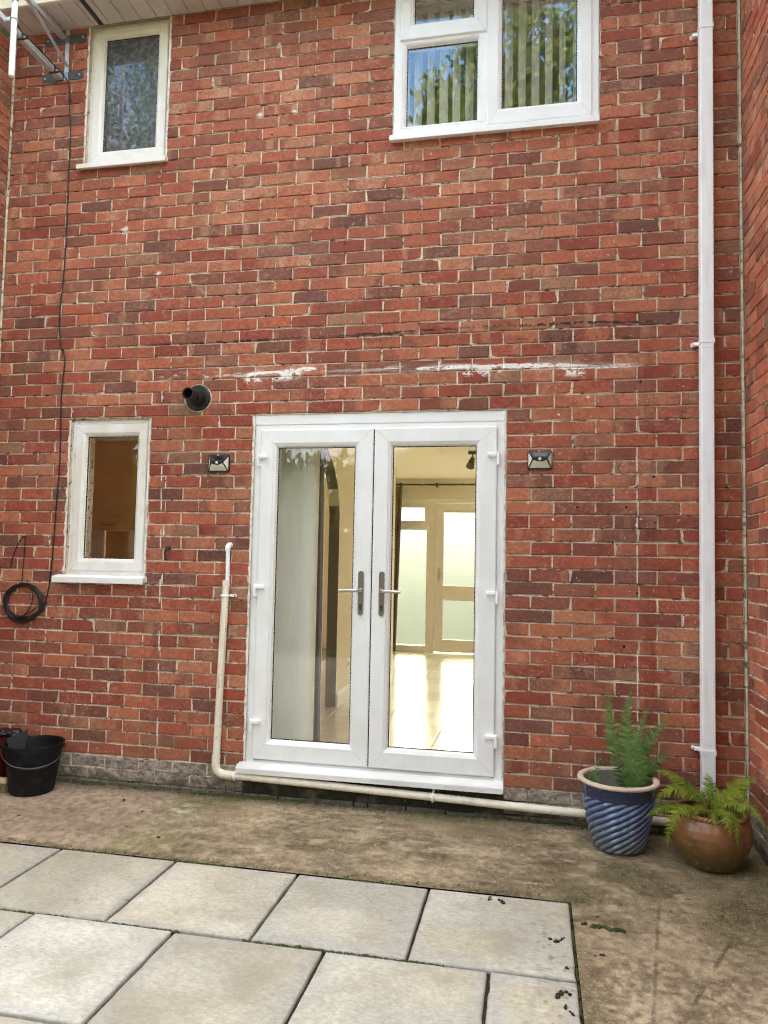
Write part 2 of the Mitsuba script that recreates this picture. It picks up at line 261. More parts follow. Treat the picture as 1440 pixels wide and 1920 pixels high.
def blue_color(p, n, uv):
    ph = uv.x                                          # 1 on the top of a ridge, 0 in the groove
    f = fbm(p.x * 30, p.y * 30, p.z * 30, 4)
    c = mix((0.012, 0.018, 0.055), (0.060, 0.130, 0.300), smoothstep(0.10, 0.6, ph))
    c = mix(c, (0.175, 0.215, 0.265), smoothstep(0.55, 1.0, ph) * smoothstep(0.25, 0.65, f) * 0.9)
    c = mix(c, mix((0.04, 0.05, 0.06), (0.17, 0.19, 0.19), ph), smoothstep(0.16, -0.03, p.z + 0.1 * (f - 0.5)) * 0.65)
    return mix(c, (0.30, 0.30, 0.28), smoothstep(0.66, 0.76, fbm(p.x * 70, p.y * 70, p.z * 70, 3)) * 0.4)
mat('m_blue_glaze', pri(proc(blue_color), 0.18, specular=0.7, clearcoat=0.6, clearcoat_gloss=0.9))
mat('m_bisque', pri(proc(lambda p, n, uv: mix((0.62, 0.53, 0.43), (0.48, 0.38, 0.28), fbm(p.x * 40, p.y * 40, p.z * 40, 3))), 0.75))
mat('m_grey_clay', pri(proc(lambda p, n, uv: mix((0.16, 0.145, 0.115), (0.28, 0.26, 0.21), fbm(p.x * 30, p.y * 30, p.z * 30, 3))), 0.85))
def terra_color(p, n, uv):
    f = fbm(p.x * 12, p.y * 12, p.z * 12, 4); s = fbm(p.x * 4, p.y * 4, p.z * 60, 3)
    c = mix((0.150, 0.056, 0.020), (0.27, 0.108, 0.040), f)
    c = mix(c, (0.225, 0.125, 0.048), smoothstep(0.45, 0.75, s) * 0.5)
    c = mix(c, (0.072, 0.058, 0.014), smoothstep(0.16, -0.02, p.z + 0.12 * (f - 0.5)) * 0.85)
    return mix(c, (0.42, 0.28, 0.17), smoothstep(0.66, 0.78, fbm(p.x * 50, p.y * 50, p.z * 50, 3)) * 0.3)
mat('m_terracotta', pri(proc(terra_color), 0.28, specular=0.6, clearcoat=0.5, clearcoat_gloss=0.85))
def fern_bsdf(a, b):
    return {'type': 'principledthin', 'base_color': proc(lambda p, n, uv: mix(a, b, dr.clip(uv.y, 0, 1)) * (0.75 + 0.5 * noise(p.x * 90, p.y * 90, p.z * 90))), 'roughness': 0.5, 'diff_trans': 0.7, 'spec_trans': 0.0}
mat('m_fern_green', fern_bsdf((0.028, 0.075, 0.022), (0.200, 0.325, 0.105)), False)
mat('m_fern_lime', fern_bsdf((0.075, 0.130, 0.014), (0.270, 0.335, 0.050)), False)
mat('m_stalk', pri((0.14, 0.15, 0.05), 0.6))
mat('m_dry_stalk', pri((0.20, 0.13, 0.075), 0.8))
mat('m_room_wall', pri(proc(lambda p, n, uv: mix((0.68, 0.64, 0.52), (0.75, 0.71, 0.59), fbm(p.x * 3, p.y * 3, p.z * 3, 3))), 0.85))
mat('m_ceiling', pri((0.84, 0.82, 0.74), 0.85))
mat('m_tile_floor', pri(proc(lambda p, n, uv: mix((0.55, 0.51, 0.43), (0.64, 0.60, 0.52), fbm(p.x * 8, p.y * 8, 1.0, 4)) * (0.85 + 0.3 * cell_rand(dr.floor(p.x / 0.45 + 50), dr.floor(p.y / 0.45 + 50)))), 0.17, specular=0.9))
mat('m_grout', pri((0.25, 0.21, 0.16), 0.9))
mat('m_cream_paint', pri((0.80, 0.79, 0.73), 0.4))
mat('m_white_paint', pri((0.78, 0.77, 0.72), 0.4))
def cupboard_color(p, n, uv):
    g = fbm(p.x * 7, p.z * 45, p.y * 7, 4)
    return mix((0.56, 0.32, 0.115), (0.74, 0.46, 0.19), g)
mat('m_cupboard', pri(proc(cupboard_color), 0.4))
mat('m_white_tile', pri((0.66, 0.66, 0.62), 0.25, specular=0.6))
mat('m_blind', {'type': 'principledthin', 'base_color': {'type': 'rgb', 'value': [0.90, 0.91, 0.84]}, 'roughness': 0.8, 'diff_trans': 0.6, 'spec_trans': 0.0}, False)
mat('m_grey_curtain', pri((0.20, 0.17, 0.165), 0.9))
mat('m_brown_curtain', pri((0.17, 0.135, 0.085), 0.9))
mat('m_grass', bump(pri(proc(lambda p, n, uv: mix((0.035, 0.060, 0.015), (0.095, 0.115, 0.035), fbm(p.x * 4, p.y * 4, 1.0, 4))), 0.95), lambda p, n, uv: 0.02 * fbm(p.x * 40, p.y * 40, 1.0, 3), 1.0, 5e-3))
mat('m_fence', pri(proc(lambda p, n, uv: mix((0.07, 0.05, 0.035), (0.15, 0.115, 0.08), fbm(p.x * 25, p.z * 2, p.y * 5, 3))), 0.9))
mat('m_bark', pri(proc(lambda p, n, uv: mix((0.05, 0.038, 0.026), (0.14, 0.11, 0.08), fbm(p.x * 14, p.y * 14, p.z * 4, 3))), 0.95))
mat('m_leaf', {'type': 'principledthin', 'base_color': proc(lambda p, n, uv: mix((0.060, 0.100, 0.028), (0.170, 0.220, 0.080), uv.y)), 'roughness': 0.42, 'diff_trans': 0.8, 'spec_trans': 0.0}, False)
mat('m_bristle', pri((0.25, 0.19, 0.10), 0.9))
mat('m_brush_wood', pri((0.55, 0.45, 0.26), 0.55))
mat('m_screw', pri((0.62, 0.58, 0.54), 0.4, metallic=0.7))

# ------------------------------------------------------------------ helpers
def numbered(key):
    if key not in scene and key not in names: 
        names.add(key); return key
    i = 1
    while f'{key}_{i:03d}' in scene or f'{key}_{i:03d}' in names: i += 1
    k = f'{key}_{i:03d}'; names.add(k); return k
names = set()
def add(key, mesh, bsdf, label=None, cat=None, group=None, kind=None, smooth=False, uv=None):
    key = numbered(key)
    scene[key] = mikit.ply(mesh, bsdf, smooth=smooth, uv=uv)
    describe(key, label, cat, group, kind)
    return key
def describe(key, label=None, cat=None, group=None, kind=None):
    d = {k: v for k, v in dict(label=label, category=cat, group=group, kind=kind).items() if v}
    if d: labels.setdefault(key, {}).update(d)
def thing(key, label, cat, group=None):
    key = numbered(key); describe(key, label, cat, group); return key
def cat(ms):
    ms = [m for m in ms if m is not None]
    v, f, o = [], [], 0
    for m in ms:
        v.append(np.asarray(m.vertices)); f.append(np.asarray(m.faces) + o); o += len(m.vertices)
    return trimesh.Trimesh(np.vstack(v), np.vstack(f), process=False)
def M(v, f):
    f = np.asarray(f)
    if f.shape[1] == 4: f = np.vstack([f[:, [0, 1, 2]], f[:, [0, 2, 3]]])
    return trimesh.Trimesh(np.asarray(v, float), f, process=False)
def box(x0, x1, y0, y1, z0, z1, c=0.0):
    """A box, its edges chamfered by c."""
    if c <= 0:
        m = trimesh.creation.box((x1 - x0, y1 - y0, z1 - z0)); m.apply_translation(((x0 + x1) / 2, (y0 + y1) / 2, (z0 + z1) / 2)); return m
    pts = []
    for sx in (0, 1):
        for sy in (0, 1):
            for sz in (0, 1):
                p = np.array([(x0, x1)[sx], (y0, y1)[sy], (z0, z1)[sz]]); d = np.array([c if not sx else -c, c if not sy else -c, c if not sz else -c])
                for k in range(3):
                    q = p + d; q[k] = p[k]; pts.append(q)
    return trimesh.convex.convex_hull(np.array(pts))
def ngon_prism(poly, depth, to):
    m = trimesh.creation.extrude_polygon(poly, depth, engine='earcut')
    m.apply_transform(to); return m
XZ = np.array([[1, 0, 0, 0], [0, 0, -1, 0], [0, 1, 0, 0], [0, 0, 0, 1.0]])   # polygon (x, z), extruded towards -y from y = 0
def wall_prism(poly, y_front, y_back):
    to = XZ.copy(); to[1, 3] = y_back
    return ngon_prism(poly, y_back - y_front, to)
def mitred(x0, x1, z0, z1, prof):
    """A frame of four mitred bars in the wall plane: prof is a list of (inset, y)."""
    v, f = [], []
    for d, y in prof: v += [(x0 + d, y, z0 + d), (x1 - d, y, z0 + d), (x1 - d, y, z1 - d), (x0 + d, y, z1 - d)]
    for i in range(len(prof) - 1):
        for k in range(4): f.append((4 * i + k, 4 * i + (k + 1) % 4, 4 * i + 4 + (k + 1) % 4, 4 * i + 4 + k))
    return M(v, f)
def bar_profile(w, y0, y1, bead, yglass, c=0.006):
    """Flat face at y0 with eased edges, then a bead sloping back to the glass."""
    return [(0, y1), (0, y0 + c), (c * 0.35, y0 + c * 0.3), (c, y0), (w - bead, y0), (w - bead + 0.002, y0 + 0.003), (w - bead * 0.35, y0 + 0.009), (w, yglass - 0.004), (w, yglass + 0.012)]
def pane(x0, x1, z0, z1, y):
    return M([(x0, y, z0), (x1, y, z0), (x1, y, z1), (x0, y, z1)], [(0, 1, 2, 3)])
def tube(pts, r, sides=10, closed=False, caps=True):
    p = np.asarray(pts, float); n = len(p); r = np.broadcast_to(r, (n,))
    t = np.roll(p, -1, 0) - np.roll(p, 1, 0) if closed else np.gradient(p, axis=0)
    t /= np.linalg.norm(t, axis=1, keepdims=True) + 1e-12
    a = np.cross(t[0], [0, 0, 1.0] if abs(t[0][2]) < 0.9 else [1.0, 0, 0]); a /= np.linalg.norm(a)
    ang = np.arange(sides) * 2 * np.pi / sides; v = []
    for i in range(n):
        a = a - t[i] * (a @ t[i]); a /= np.linalg.norm(a); b = np.cross(t[i], a)
        v.append(p[i] + r[i] * (np.cos(ang)[:, None] * a + np.sin(ang)[:, None] * b))
    v = np.vstack(v); f = []
    for i in range(n if closed else n - 1):
        j = (i + 1) % n
        for k in range(sides): f.append((i * sides + k, i * sides + (k + 1) % sides, j * sides + (k + 1) % sides, j * sides + k))
    m = M(v, f)
    if caps and not closed:
        vv = np.vstack([v, p[:1], p[-1:]]); ff = [*m.faces.tolist()]
        for k in range(sides):
            ff.append((len(v), (k + 1) % sides, k)); ff.append((len(v) + 1, (n - 1) * sides + k, (n - 1) * sides + (k + 1) % sides))
        m = M(vv, ff)
    return m
def smooth_path(pts, n=8):
    from scipy.interpolate import CubicSpline
    p = np.asarray(pts, float); s = np.r_[0, np.cumsum(np.linalg.norm(np.diff(p, axis=0), axis=1))]
    return CubicSpline(s, p)(np.linspace(0, s[-1], (len(p) - 1) * n + 1))
def lathe(prof, center, n=48, rfun=None):
    """prof: (r, z); rfun(theta, i) scales the radius. Returns mesh (grid n x len)."""
    th = np.arange(n) * 2 * np.pi / n; v = []
    for i, (r, z) in enumerate(prof):
        rr = r * (rfun(th, i) if rfun else np.ones(n)); v.append(np.stack([center[0] + rr * np.cos(th), center[1] + rr * np.sin(th), np.full(n, center[2] + z)], 1))
    f = [(i * n + k, i * n + (k + 1) % n, (i + 1) * n + (k + 1) % n, (i + 1) * n + k) for i in range(len(prof) - 1) for k in range(n)]
    return M(np.vstack(v), f)
def cyl_y(x, z, y0, y1, r, n=32, c=0.003):
    prof = [(0.0005, y0), (r - c, y0), (r, y0 + c), (r, y1)]
    th = np.arange(n) * 2 * np.pi / n; v = []
    for rr, y in prof: v.append(np.stack([x + rr * np.cos(th), np.full(n, y), z + rr * np.sin(th)], 1))
    f = [(i * n + k, i * n + (k + 1) % n, (i + 1) * n + (k + 1) % n, (i + 1) * n + k) for i in range(len(prof) - 1) for k in range(n)]
    return M(np.vstack(v), f)
def blob(center, size, seed, sub=2):
    m = trimesh.creation.icosphere(sub); v = m.vertices
    k = 0.55 + 0.9 * meshkit.fbm(v * 1.7 + seed * 7.3, 3, seed)[:, None]
    m = trimesh.Trimesh(v * k * np.asarray(size) + np.asarray(center), m.faces, process=False); return m

# ------------------------------------------------------------------ bricks
C, L = 0.075, 0.225
Z0 = 0.135
def brick(u0, u1, z0, z1, out, put):
    """One brick: an uneven face with eased arrises and four sides, about 50 triangles. put maps (along, out, up) to the world."""
    top = [(t, 1) for t in (1, 0.72, 0.45, 0.2, 0)]; bot = [(t, 0) for t in (0, 0.26, 0.52, 0.78, 1)]
    ring = bot + top
    j = rng.normal(0, 0.0011, (10, 2)); tilt = rng.normal(0, 0.0007, 3)
    sag = rng.normal(0, 0.0010)
    w, h = u1 - u0, z1 - z0
    if rng.random() < 0.16:                                   # a chipped corner
        k = rng.choice([0, 4, 5, 9]); j[k] += np.array([-1 if ring[k][0] else 1, -1 if ring[k][1] else 1]) * rng.uniform(0.004, 0.010, 2)
    P = np.array([(u0 + a * w, z0 + b * h) for a, b in ring]) + j; P[:, 1] += sag
    cen = P.mean(0); inn = P + (cen - P) / np.maximum(np.abs(cen - P), 1e-6) * 0.0026 * np.array([1, 1])
    fo = lambda q, o: out + o + tilt[0] * (q[:, 0] - cen[0]) / 0.1 + tilt[1] * (q[:, 1] - cen[1]) / 0.04
    v = [np.c_[inn[:, 0], fo(inn, 0.0), inn[:, 1]], np.c_[P[:, 0], fo(P, -0.003), P[:, 1]], np.c_[P[:, 0], np.full(10, -0.022), P[:, 1]]]
    v.append(np.array([[cen[0], out + 0.0003, cen[1]]]))
    v = np.vstack(v); f = []
    for k in range(10):
        n = (k + 1) % 10
        f += [(30, k, n), (k, 10 + k, 10 + n), (k, 10 + n, n), (10 + k, 20 + k, 20 + n), (10 + k, 20 + n, 10 + n)]
    return put(v), np.array(f)
def tone(row_grey=False):
    if row_grey: return 2.0 + rng.random()
    return rng.random() * 0.97
def lay(spans_of_row, rows, put, view, keep, key, rest_key, plinth=True):
    """Lays a wall; the bricks nearest the viewer become parts, the rest one part."""
    out = []
    for k in rows:
        js = np.cumsum(rng.normal(0, 0.0006, 1))[0]
        for a, b in spans_of_row(k):
            if b - a < 0.03: continue
            z = Z0 + C * k + rng.normal(0, 0.0008) + js
            v, f = brick(a + 0.0046, b - 0.0046, z + 0.0048, z + C - 0.0048, rng.normal(0.0, 0.0011), put)
            uv = np.tile([tone(plinth and k < 0), rng.random()], (len(v), 1))
            c = v.mean(0); d = c - view
            nrm = put(np.array([[0, 1.0, 0]]))[0] - put(np.array([[0, 0.0, 0]]))[0]
            out.append(((b - a) * abs(d @ nrm) / np.linalg.norm(d) ** 3, v, f, uv))
    order = sorted(range(len(out)), key=lambda i: -out[i][0]); big = set(order[:keep])
    for i in sorted(big, key=lambda i: -out[i][0]):
        add(key, M(out[i][1], out[i][2]), 'm_brick', uv=out[i][3])
    rest = [out[i] for i in range(len(out)) if i not in big]
    if rest: 
        add(rest_key, cat([M(o[1], o[2]) for o in rest]), 'm_brick', kind='stuff', uv=np.vstack([o[3] for o in rest]))

HOUSE = thing('brick_house', 'red brick back of a house with white windows and glazed double doors', 'house')
W_END = 4.56
OPEN = [(1.790, 3.306, -2, 27), (0.548, 1.108, 14, 27), (0.558, 1.143, 50, 70), (2.617, 3.813, 50, 70)]
def facade_spans(k):
    off = 0.1005 if k % 2 == 0 else -0.012
    left = [0.0] + [off + L * i for i in range(0, 30) if 0.05 < off + L * i]
    hi = k > 35
    base = ((4.040 if hi else 4.016) if k % 2 == 0 else (4.135 if hi else 4.117))
    right = [base + L * i for i in range(-12, 3)]
    right = [x for x in right if x < W_END - 0.05] + [W_END - 0.012]
    if k >= 28:
        lo = [x for x in left if x <= 3.13]; hi_ = [x for x in right if x >= 3.50]
        gap = hi_[0] - lo[-1]; n = max(1, round(gap / 0.185))
        js = lo + [lo[-1] + gap * i / n for i in range(1, n)] + hi_
    else:
        js = [x for x in left if x < 2.5] + [x for x in right if x > 2.5]
    js = [js[0] + 0.004] + [x + rng.normal(0, 0.003) for x in js[1:-1]] + [js[-1]]
    spans = list(zip(js, js[1:]))
    for x0, x1, k0, k1 in OPEN:
        if k0 <= k <= k1:
            nxt = []
            for a, b in spans:
                if b <= x0 or a >= x1: nxt.append((a, b)); continue
                if a < x0 - 0.004: nxt.append((a, x0))
                if b > x1 + 0.004: nxt.append((x1, b))
            spans = nxt
    merged = []
    for a, b in spans:                              # no slivers beside the openings
        if merged and abs(merged[-1][1] - a) < 1e-9 and (b - a < 0.06 or merged[-1][1] - merged[-1][0] < 0.06) and b - merged[-1][0] < 0.30: merged[-1] = (merged[-1][0], b)
        else: merged.append((a, b))
    return merged
front = lambda v: np.c_[v[:, 0], -v[:, 1], v[:, 2]]
TOP = 4.86
def rect(a): return sg.box(a[0], a[2], a[1], a[3])
holes = [sg.box(1.797, 0.108, 3.299, 2.231), sg.box(0.556, 1.19, 1.100, 2.222), sg.box(0.566, 3.893, 1.136, 4.90), sg.box(2.624, 3.892, 3.806, 4.90)]
body = sg.box(-1.4, -0.3, 6.4, TOP)
for h in holes: body = body.difference(h)
def joints(spans_of_row, rows, put):
    """Weather-struck pointing: each bed joint slopes out from under the brick above to the brick below; the upright joints are flush."""
    v, f = [], []
    def strip(a, b, pts):
        n = max(1, int((b - a) / 0.06)); xs = np.linspace(a, b, n + 1); o = len(v)
        for x in xs:
            w = 0.0016 * (meshkit.noise(np.array([x * 11, pts[0][0] * 37, 1.0])) - 0.5)
            for z, y in pts: v.append((x, -(y + w), z))
        m = len(pts)
        for i in range(n):
            for j in range(m - 1): f.append((o + i * m + j, o + (i + 1) * m + j, o + (i + 1) * m + j + 1, o + i * m + j + 1))
    for k in rows:
        run = []
        for a, b in spans_of_row(k):
            if run and a - run[-1][1] < 0.02: run[-1][1] = b
            else: run.append([a, b])
        z = Z0 + C * k
        for a, b in run:
            strip(a, b, [(z + C - 0.0040, 0.0050), (z + 0.0046, 0.0050), (z + 0.0046, 0.0125), (z - 0.0052, 0.0028), (z - 0.0060, 0.0050)])
    return M(put(np.array(v)), f)
state = rng.bit_generator.state
wall_joints = joints(facade_spans, range(-3, 63), front)
rng.bit_generator.state = state
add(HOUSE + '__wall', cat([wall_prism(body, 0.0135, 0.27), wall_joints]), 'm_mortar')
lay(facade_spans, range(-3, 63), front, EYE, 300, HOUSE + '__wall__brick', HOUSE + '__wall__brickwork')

# the neighbouring wings that enclose the yard on both sides
RIGHT = thing('brick_wall', 'tall red brick side wall at the right of the downpipe', 'wall')
RIGHT_CORE = (box(W_END + 0.0135, 7.2, -2.35, 0.0, -0.3, 5.6))
def right_spans(k):
    o = 0.0 if k % 2 else 0.1125
    js = [0.010] + [x for x in (o + L * i + rng.normal(0, 0.003) for i in range(0, 12)) if 0.06 < x < 2.28] + [2.35]
    return list(zip(js, js[1:]))
right_put = lambda v: np.c_[W_END - v[:, 1], -v[:, 0], v[:, 2]]
add(RIGHT + '__core', cat([RIGHT_CORE, joints(right_spans, range(-3, 72), right_put)]), 'm_mortar')
lay(right_spans, range(-3, 72), right_put, EYE, 150, RIGHT + '__brick', RIGHT + '__brickwork')
LEFT = thing('brick_wall', 'red brick side wall at the far left, behind the aerial mast', 'wall')
LEFT_CORE = (box(-3.2, -0.0135, -1.60, 0.0, -0.3, 4.80))
def left_spans(k):
    o = 0.05 if k % 2 else 0.1625
    js = [0.010] + [x for x in (o + L * i + rng.normal(0, 0.003) for i in range(0, 8)) if 0.06 < x < 1.54] + [1.60]
    return list(zip(js, js[1:]))
left_put = lambda v: np.c_[v[:, 1], -v[:, 0], v[:, 2]]
add(LEFT + '__core', cat([LEFT_CORE, joints(left_spans, range(-3, 62), left_put)]), 'm_mortar')
lay(left_spans, range(-3, 62), left_put, np.array([3.46, -4.21, 4.2]), 60, LEFT + '__brick', LEFT + '__brickwork')
# a pointed mortar fillet down each inner corner
def fillet(x, s, z0, z1):
    zs = np.arange(z0, z1, 0.06); r = 0.010 + 0.004 * meshkit.noise(np.c_[zs * 9, zs * 0, zs * 0])
    v = np.vstack([np.c_[x + s * r, -0.0045 - 0 * zs, zs], np.c_[x + s * r * 0.4, -r * 0.55, zs], np.c_[x + 0 * zs + s * 0.004, -r * 1.3, zs]]); n = len(zs)
    return M(v, [(b * n + i, b * n + i + 1, (b + 1) * n + i + 1, (b + 1) * n + i) for b in (0, 1) for i in range(n - 1)])
add(RIGHT + '__mortar_fillet', fillet(W_END, -1, -0.1, 4.9), 'm_mortar', smooth=True)
add(LEFT + '__mortar_fillet', fillet(0, 1, -0.1, 4.82), 'm_mortar', smooth=True)

# eaves: soffit boards, vent strip, fascia, roof
EAVE_Y = -0.245
xs = np.arange(-0.95, 4.7, 0.1135) + 0.0615
for i, x in enumerate(xs[:-1]):
    if x > 4.45: break
    if 0.60 < x + 0.057 < 0.70:
        add(HOUSE + '__vent_strip', box(x + 0.036, x + 0.068, EAVE_Y + 0.02, 0.0045, TOP + 0.002, TOP + 0.006), 'm_gasket', label='dark ventilation strip between the soffit boards')
        add(HOUSE + '__soffit_board', box(x + 0.003, x + 0.034, EAVE_Y + 0.004, 0.0045, TOP, TOP + 0.012, 0.003), 'm_soffit')
        add(HOUSE + '__soffit_board', box(x + 0.070, x + 0.1115, EAVE_Y + 0.004, 0.0045, TOP, TOP + 0.012, 0.003), 'm_soffit')
    else:
        add(HOUSE + '__soffit_board', box(x + 0.002, x + 0.1115, EAVE_Y + 0.004, 0.0045, TOP, TOP + 0.012, 0.003), 'm_soffit')
add(HOUSE + '__fascia', box(-1.2, 4.50, EAVE_Y - 0.022, EAVE_Y, TOP - 0.022, TOP + 0.17, 0.003), 'm_aged_upvc')
gut = [(EAVE_Y - 0.024 - 0.055 + 0.055 * math.cos(a), TOP + 0.15 + 0.055 * math.sin(a)) for a in np.linspace(math.pi, 2 * math.pi, 13)]
add(HOUSE + '__gutter', M(np.vstack([np.array([(-1.2, y, z) for y, z in gut]), np.array([(4.50, y, z) for y, z in gut])]), [(i, i + 1, 14 + i, 13 + i) for i in range(12)]), 'm_pipe_white', smooth=True)
ridge = [(EAVE_Y - 0.05, TOP + 0.17), (2.95, 7.1), (6.15, TOP + 0.17), (6.15, TOP + 0.10), (2.95, 7.0), (EAVE_Y - 0.05, TOP + 0.10)]
YZ = np.array([[0, 0, 1, -1.4], [1, 0, 0, 0], [0, 1, 0, 0], [0, 0, 0, 1.0]])
add(HOUSE + '__roof', ngon_prism(sg.Polygon(ridge), 5.9, YZ), 'm_roof')
add(HOUSE + '__gable_wall', cat([ngon_prism(sg.Polygon([(0.26, -0.3), (5.74, -0.3), (5.74, TOP + 0.1), (2.95, 6.95), (0.26, TOP + 0.1)]), 0.15, YZ @ np.array([[1, 0, 0, 0], [0, 1, 0, 0], [0, 0, 1, dz], [0, 0, 0, 1.0]])) for dz in (-0.02, 5.96)]), 'm_mortar')

# ------------------------------------------------------------------ windows and doors of the facade
def ragged(x, z0, z1, w, side, seed, y=-0.0015, step=0.02):
    """A strip of filler along an upright edge at x, ragged on its outer side."""
    zs = np.arange(z0, z1 + 1e-6, step); k = meshkit.fbm(np.c_[zs * 30, zs * 0 + seed, zs * 0], 3, seed)
    ww = w * (0.35 + 1.3 * k)
    v = np.vstack([np.c_[x + 0 * zs, y + 0 * zs, zs], np.c_[x + side * ww * 0.8, y + 0.001 + 0 * zs, zs], np.c_[x + side * ww, y + 0.010 + 0 * zs, zs]]); n = len(zs)
    return M(v, [(b * n + i, b * n + i + 1, (b + 1) * n + i + 1, (b + 1) * n + i) for b in (0, 1) for i in range(n - 1)])
def gasket(x0, x1, z0, z1, y): return mitred(x0 - 0.001, x1 + 0.001, z0 - 0.001, z1 + 0.001, [(0, y + 0.004), (0, y - 0.002), (0.0060, y - 0.002), (0.0060, y + 0.004)])

D = HOUSE + '__french_door'
add(D, cat([mitred(1.797, 3.301, 0.128, 2.168, [(0, 0.085), (0, 0.018), (0.003, 0.015), (0.040, 0.015), (0.044, 0.019), (0.044, 0.034), (0.062, 0.036), (0.062, 0.085)]),
            box(1.797, 3.301, 0.010, 0.085, 2.1685, 2.230, 0.003)]), 'm_upvc', label='white plastic double glazed french doors with chrome lever handles')
for x0, x1, glass in ((1.843, 2.5385, (1.947, 2.426)), (2.5455, 3.256, (2.652, 3.139))):
    gx0, gx1 = glass; z0, z1, gz0, gz1 = 0.184, 2.137, 0.298, 2.031
    c = 0.006; v, f = [], []
    rings = [((x0, z0, x1, z1), 0.03), ((x0, z0, x1, z1), -0.004 + c), ((x0 + c * .35, z0 + c * .35, x1 - c * .35, z1 - c * .35), -0.004 + c * .3), ((x0 + c, z0 + c, x1 - c, z1 - c), -0.004),
             ((gx0 - 0.024, gz0 - 0.024, gx1 + 0.024, gz1 + 0.024), -0.004), ((gx0 - 0.020, gz0 - 0.020, gx1 + 0.020, gz1 + 0.020), 0.000), ((gx0 - 0.008, gz0 - 0.008, gx1 + 0.008, gz1 + 0.008), 0.007), ((gx0, gz0, gx1, gz1), 0.024), ((gx0, gz0, gx1, gz1), 0.050)]
    for (a, b, cc, d), y in rings: v += [(a, y, b), (cc, y, b), (cc, y, d), (a, y, d)]
    for i in range(len(rings) - 1):
        for k in range(4): f.append((4 * i + k, 4 * i + (k + 1) % 4, 4 * i + 4 + (k + 1) % 4, 4 * i + 4 + k))
    add(D + '__leaf', M(v, f), 'm_upvc')
    # fine welded mitre lines at the leaf's corners
    lines = []
    for ax, az, bx, bz in ((x0 + c, z0 + c, gx0 - 0.025, gz0 - 0.025), (x1 - c, z0 + c, gx1 + 0.025, gz0 - 0.025), (x0 + c, z1 - c, gx0 - 0.025, gz1 + 0.025), (x1 - c, z1 - c, gx1 + 0.025, gz1 + 0.025)):
        lines.append(tube([(ax, -0.0034, az), (bx, -0.0034, bz)], 0.0011, 6))
    for m in lines: add(D + '__weld_line', m, 'm_seam')
    add(D + '__gasket', gasket(gx0, gx1, gz0, gz1, 0.028), 'm_gasket')
    add(D + '__pane', pane(gx0, gx1, gz0, gz1, 0.030), 'm_glass')
    s = 1 if gx0 > 2.5 else -1
    hx = 2.605 if s > 0 else 2.482
    pl = sg.LineString([(hx, 1.060), (hx, 1.284)]).buffer(0.016, 12)
    plate = wall_prism(pl, -0.0115, -0.0036)
    rose = cyl_y(hx, 1.188, -0.022, -0.010, 0.013)
    lever = smooth_path([(hx, -0.018, 1.188), (hx + s * 0.004, -0.048, 1.188), (hx + s * 0.022, -0.060, 1.188), (hx + s * 0.07, -0.060, 1.187), (hx + s * 0.118, -0.056, 1.185)], 8)
    h = add(D + '__handle', cat([rose, tube(lever, 0.0095, 12)]), 'm_steel', smooth=40)
    add(D + '__handle_plate', plate, 'm_steel_plate', smooth=40)
    add(D + '__keyhole', cat([cyl_y(hx, 1.098, -0.0165, -0.011, 0.0075, 20, 0.001), box(hx - 0.0035, hx + 0.0035, -0.016, -0.011, 1.072, 1.094)]), 'm_dark_metal')
    for z in (1.972, 1.192, 0.403):
        e = 1.843 if s < 0 else 3.256
        q = -s      # from the jamb into the leaf
        span = lambda a, b: (min(e + q * a, e + q * b), max(e + q * a, e + q * b))
        flag = [box(*span(-0.003, 0.052), -0.030, -0.0045, z - 0.0125, z + 0.0125, 0.006),
                box(*span(-0.018, 0.0), -0.028, 0.014, z - 0.062, z + 0.0125, 0.006)]
        add(D + '__hinge', cat(flag), 'm_pipe_white')
add(D + '__meeting_seal', box(2.534, 2.550, 0.006, 0.020, 0.19, 2.13), 'm_gasket')
cill = sg.Polygon([(-0.062, 0.112), (-0.062, 0.140), (-0.058, 0.146), (0.0, 0.1625), (0.03, 0.1625), (0.03, 0.112)])
YZd = lambda x: np.array([[0, 0, 1, x], [1, 0, 0, 0], [0, 1, 0, 0], [0, 0, 0, 1.0]])
add(D + '__sill', ngon_prism(cill, 3.306 - 1.768, YZd(1.768)), 'm_upvc')
for m in (ragged(1.801, 0.165, 2.225, 0.016, -1, 3), ragged(3.297, 0.165, 2.225, 0.010, 1, 5)): add(D + '__sealant', m, 'm_sealant')

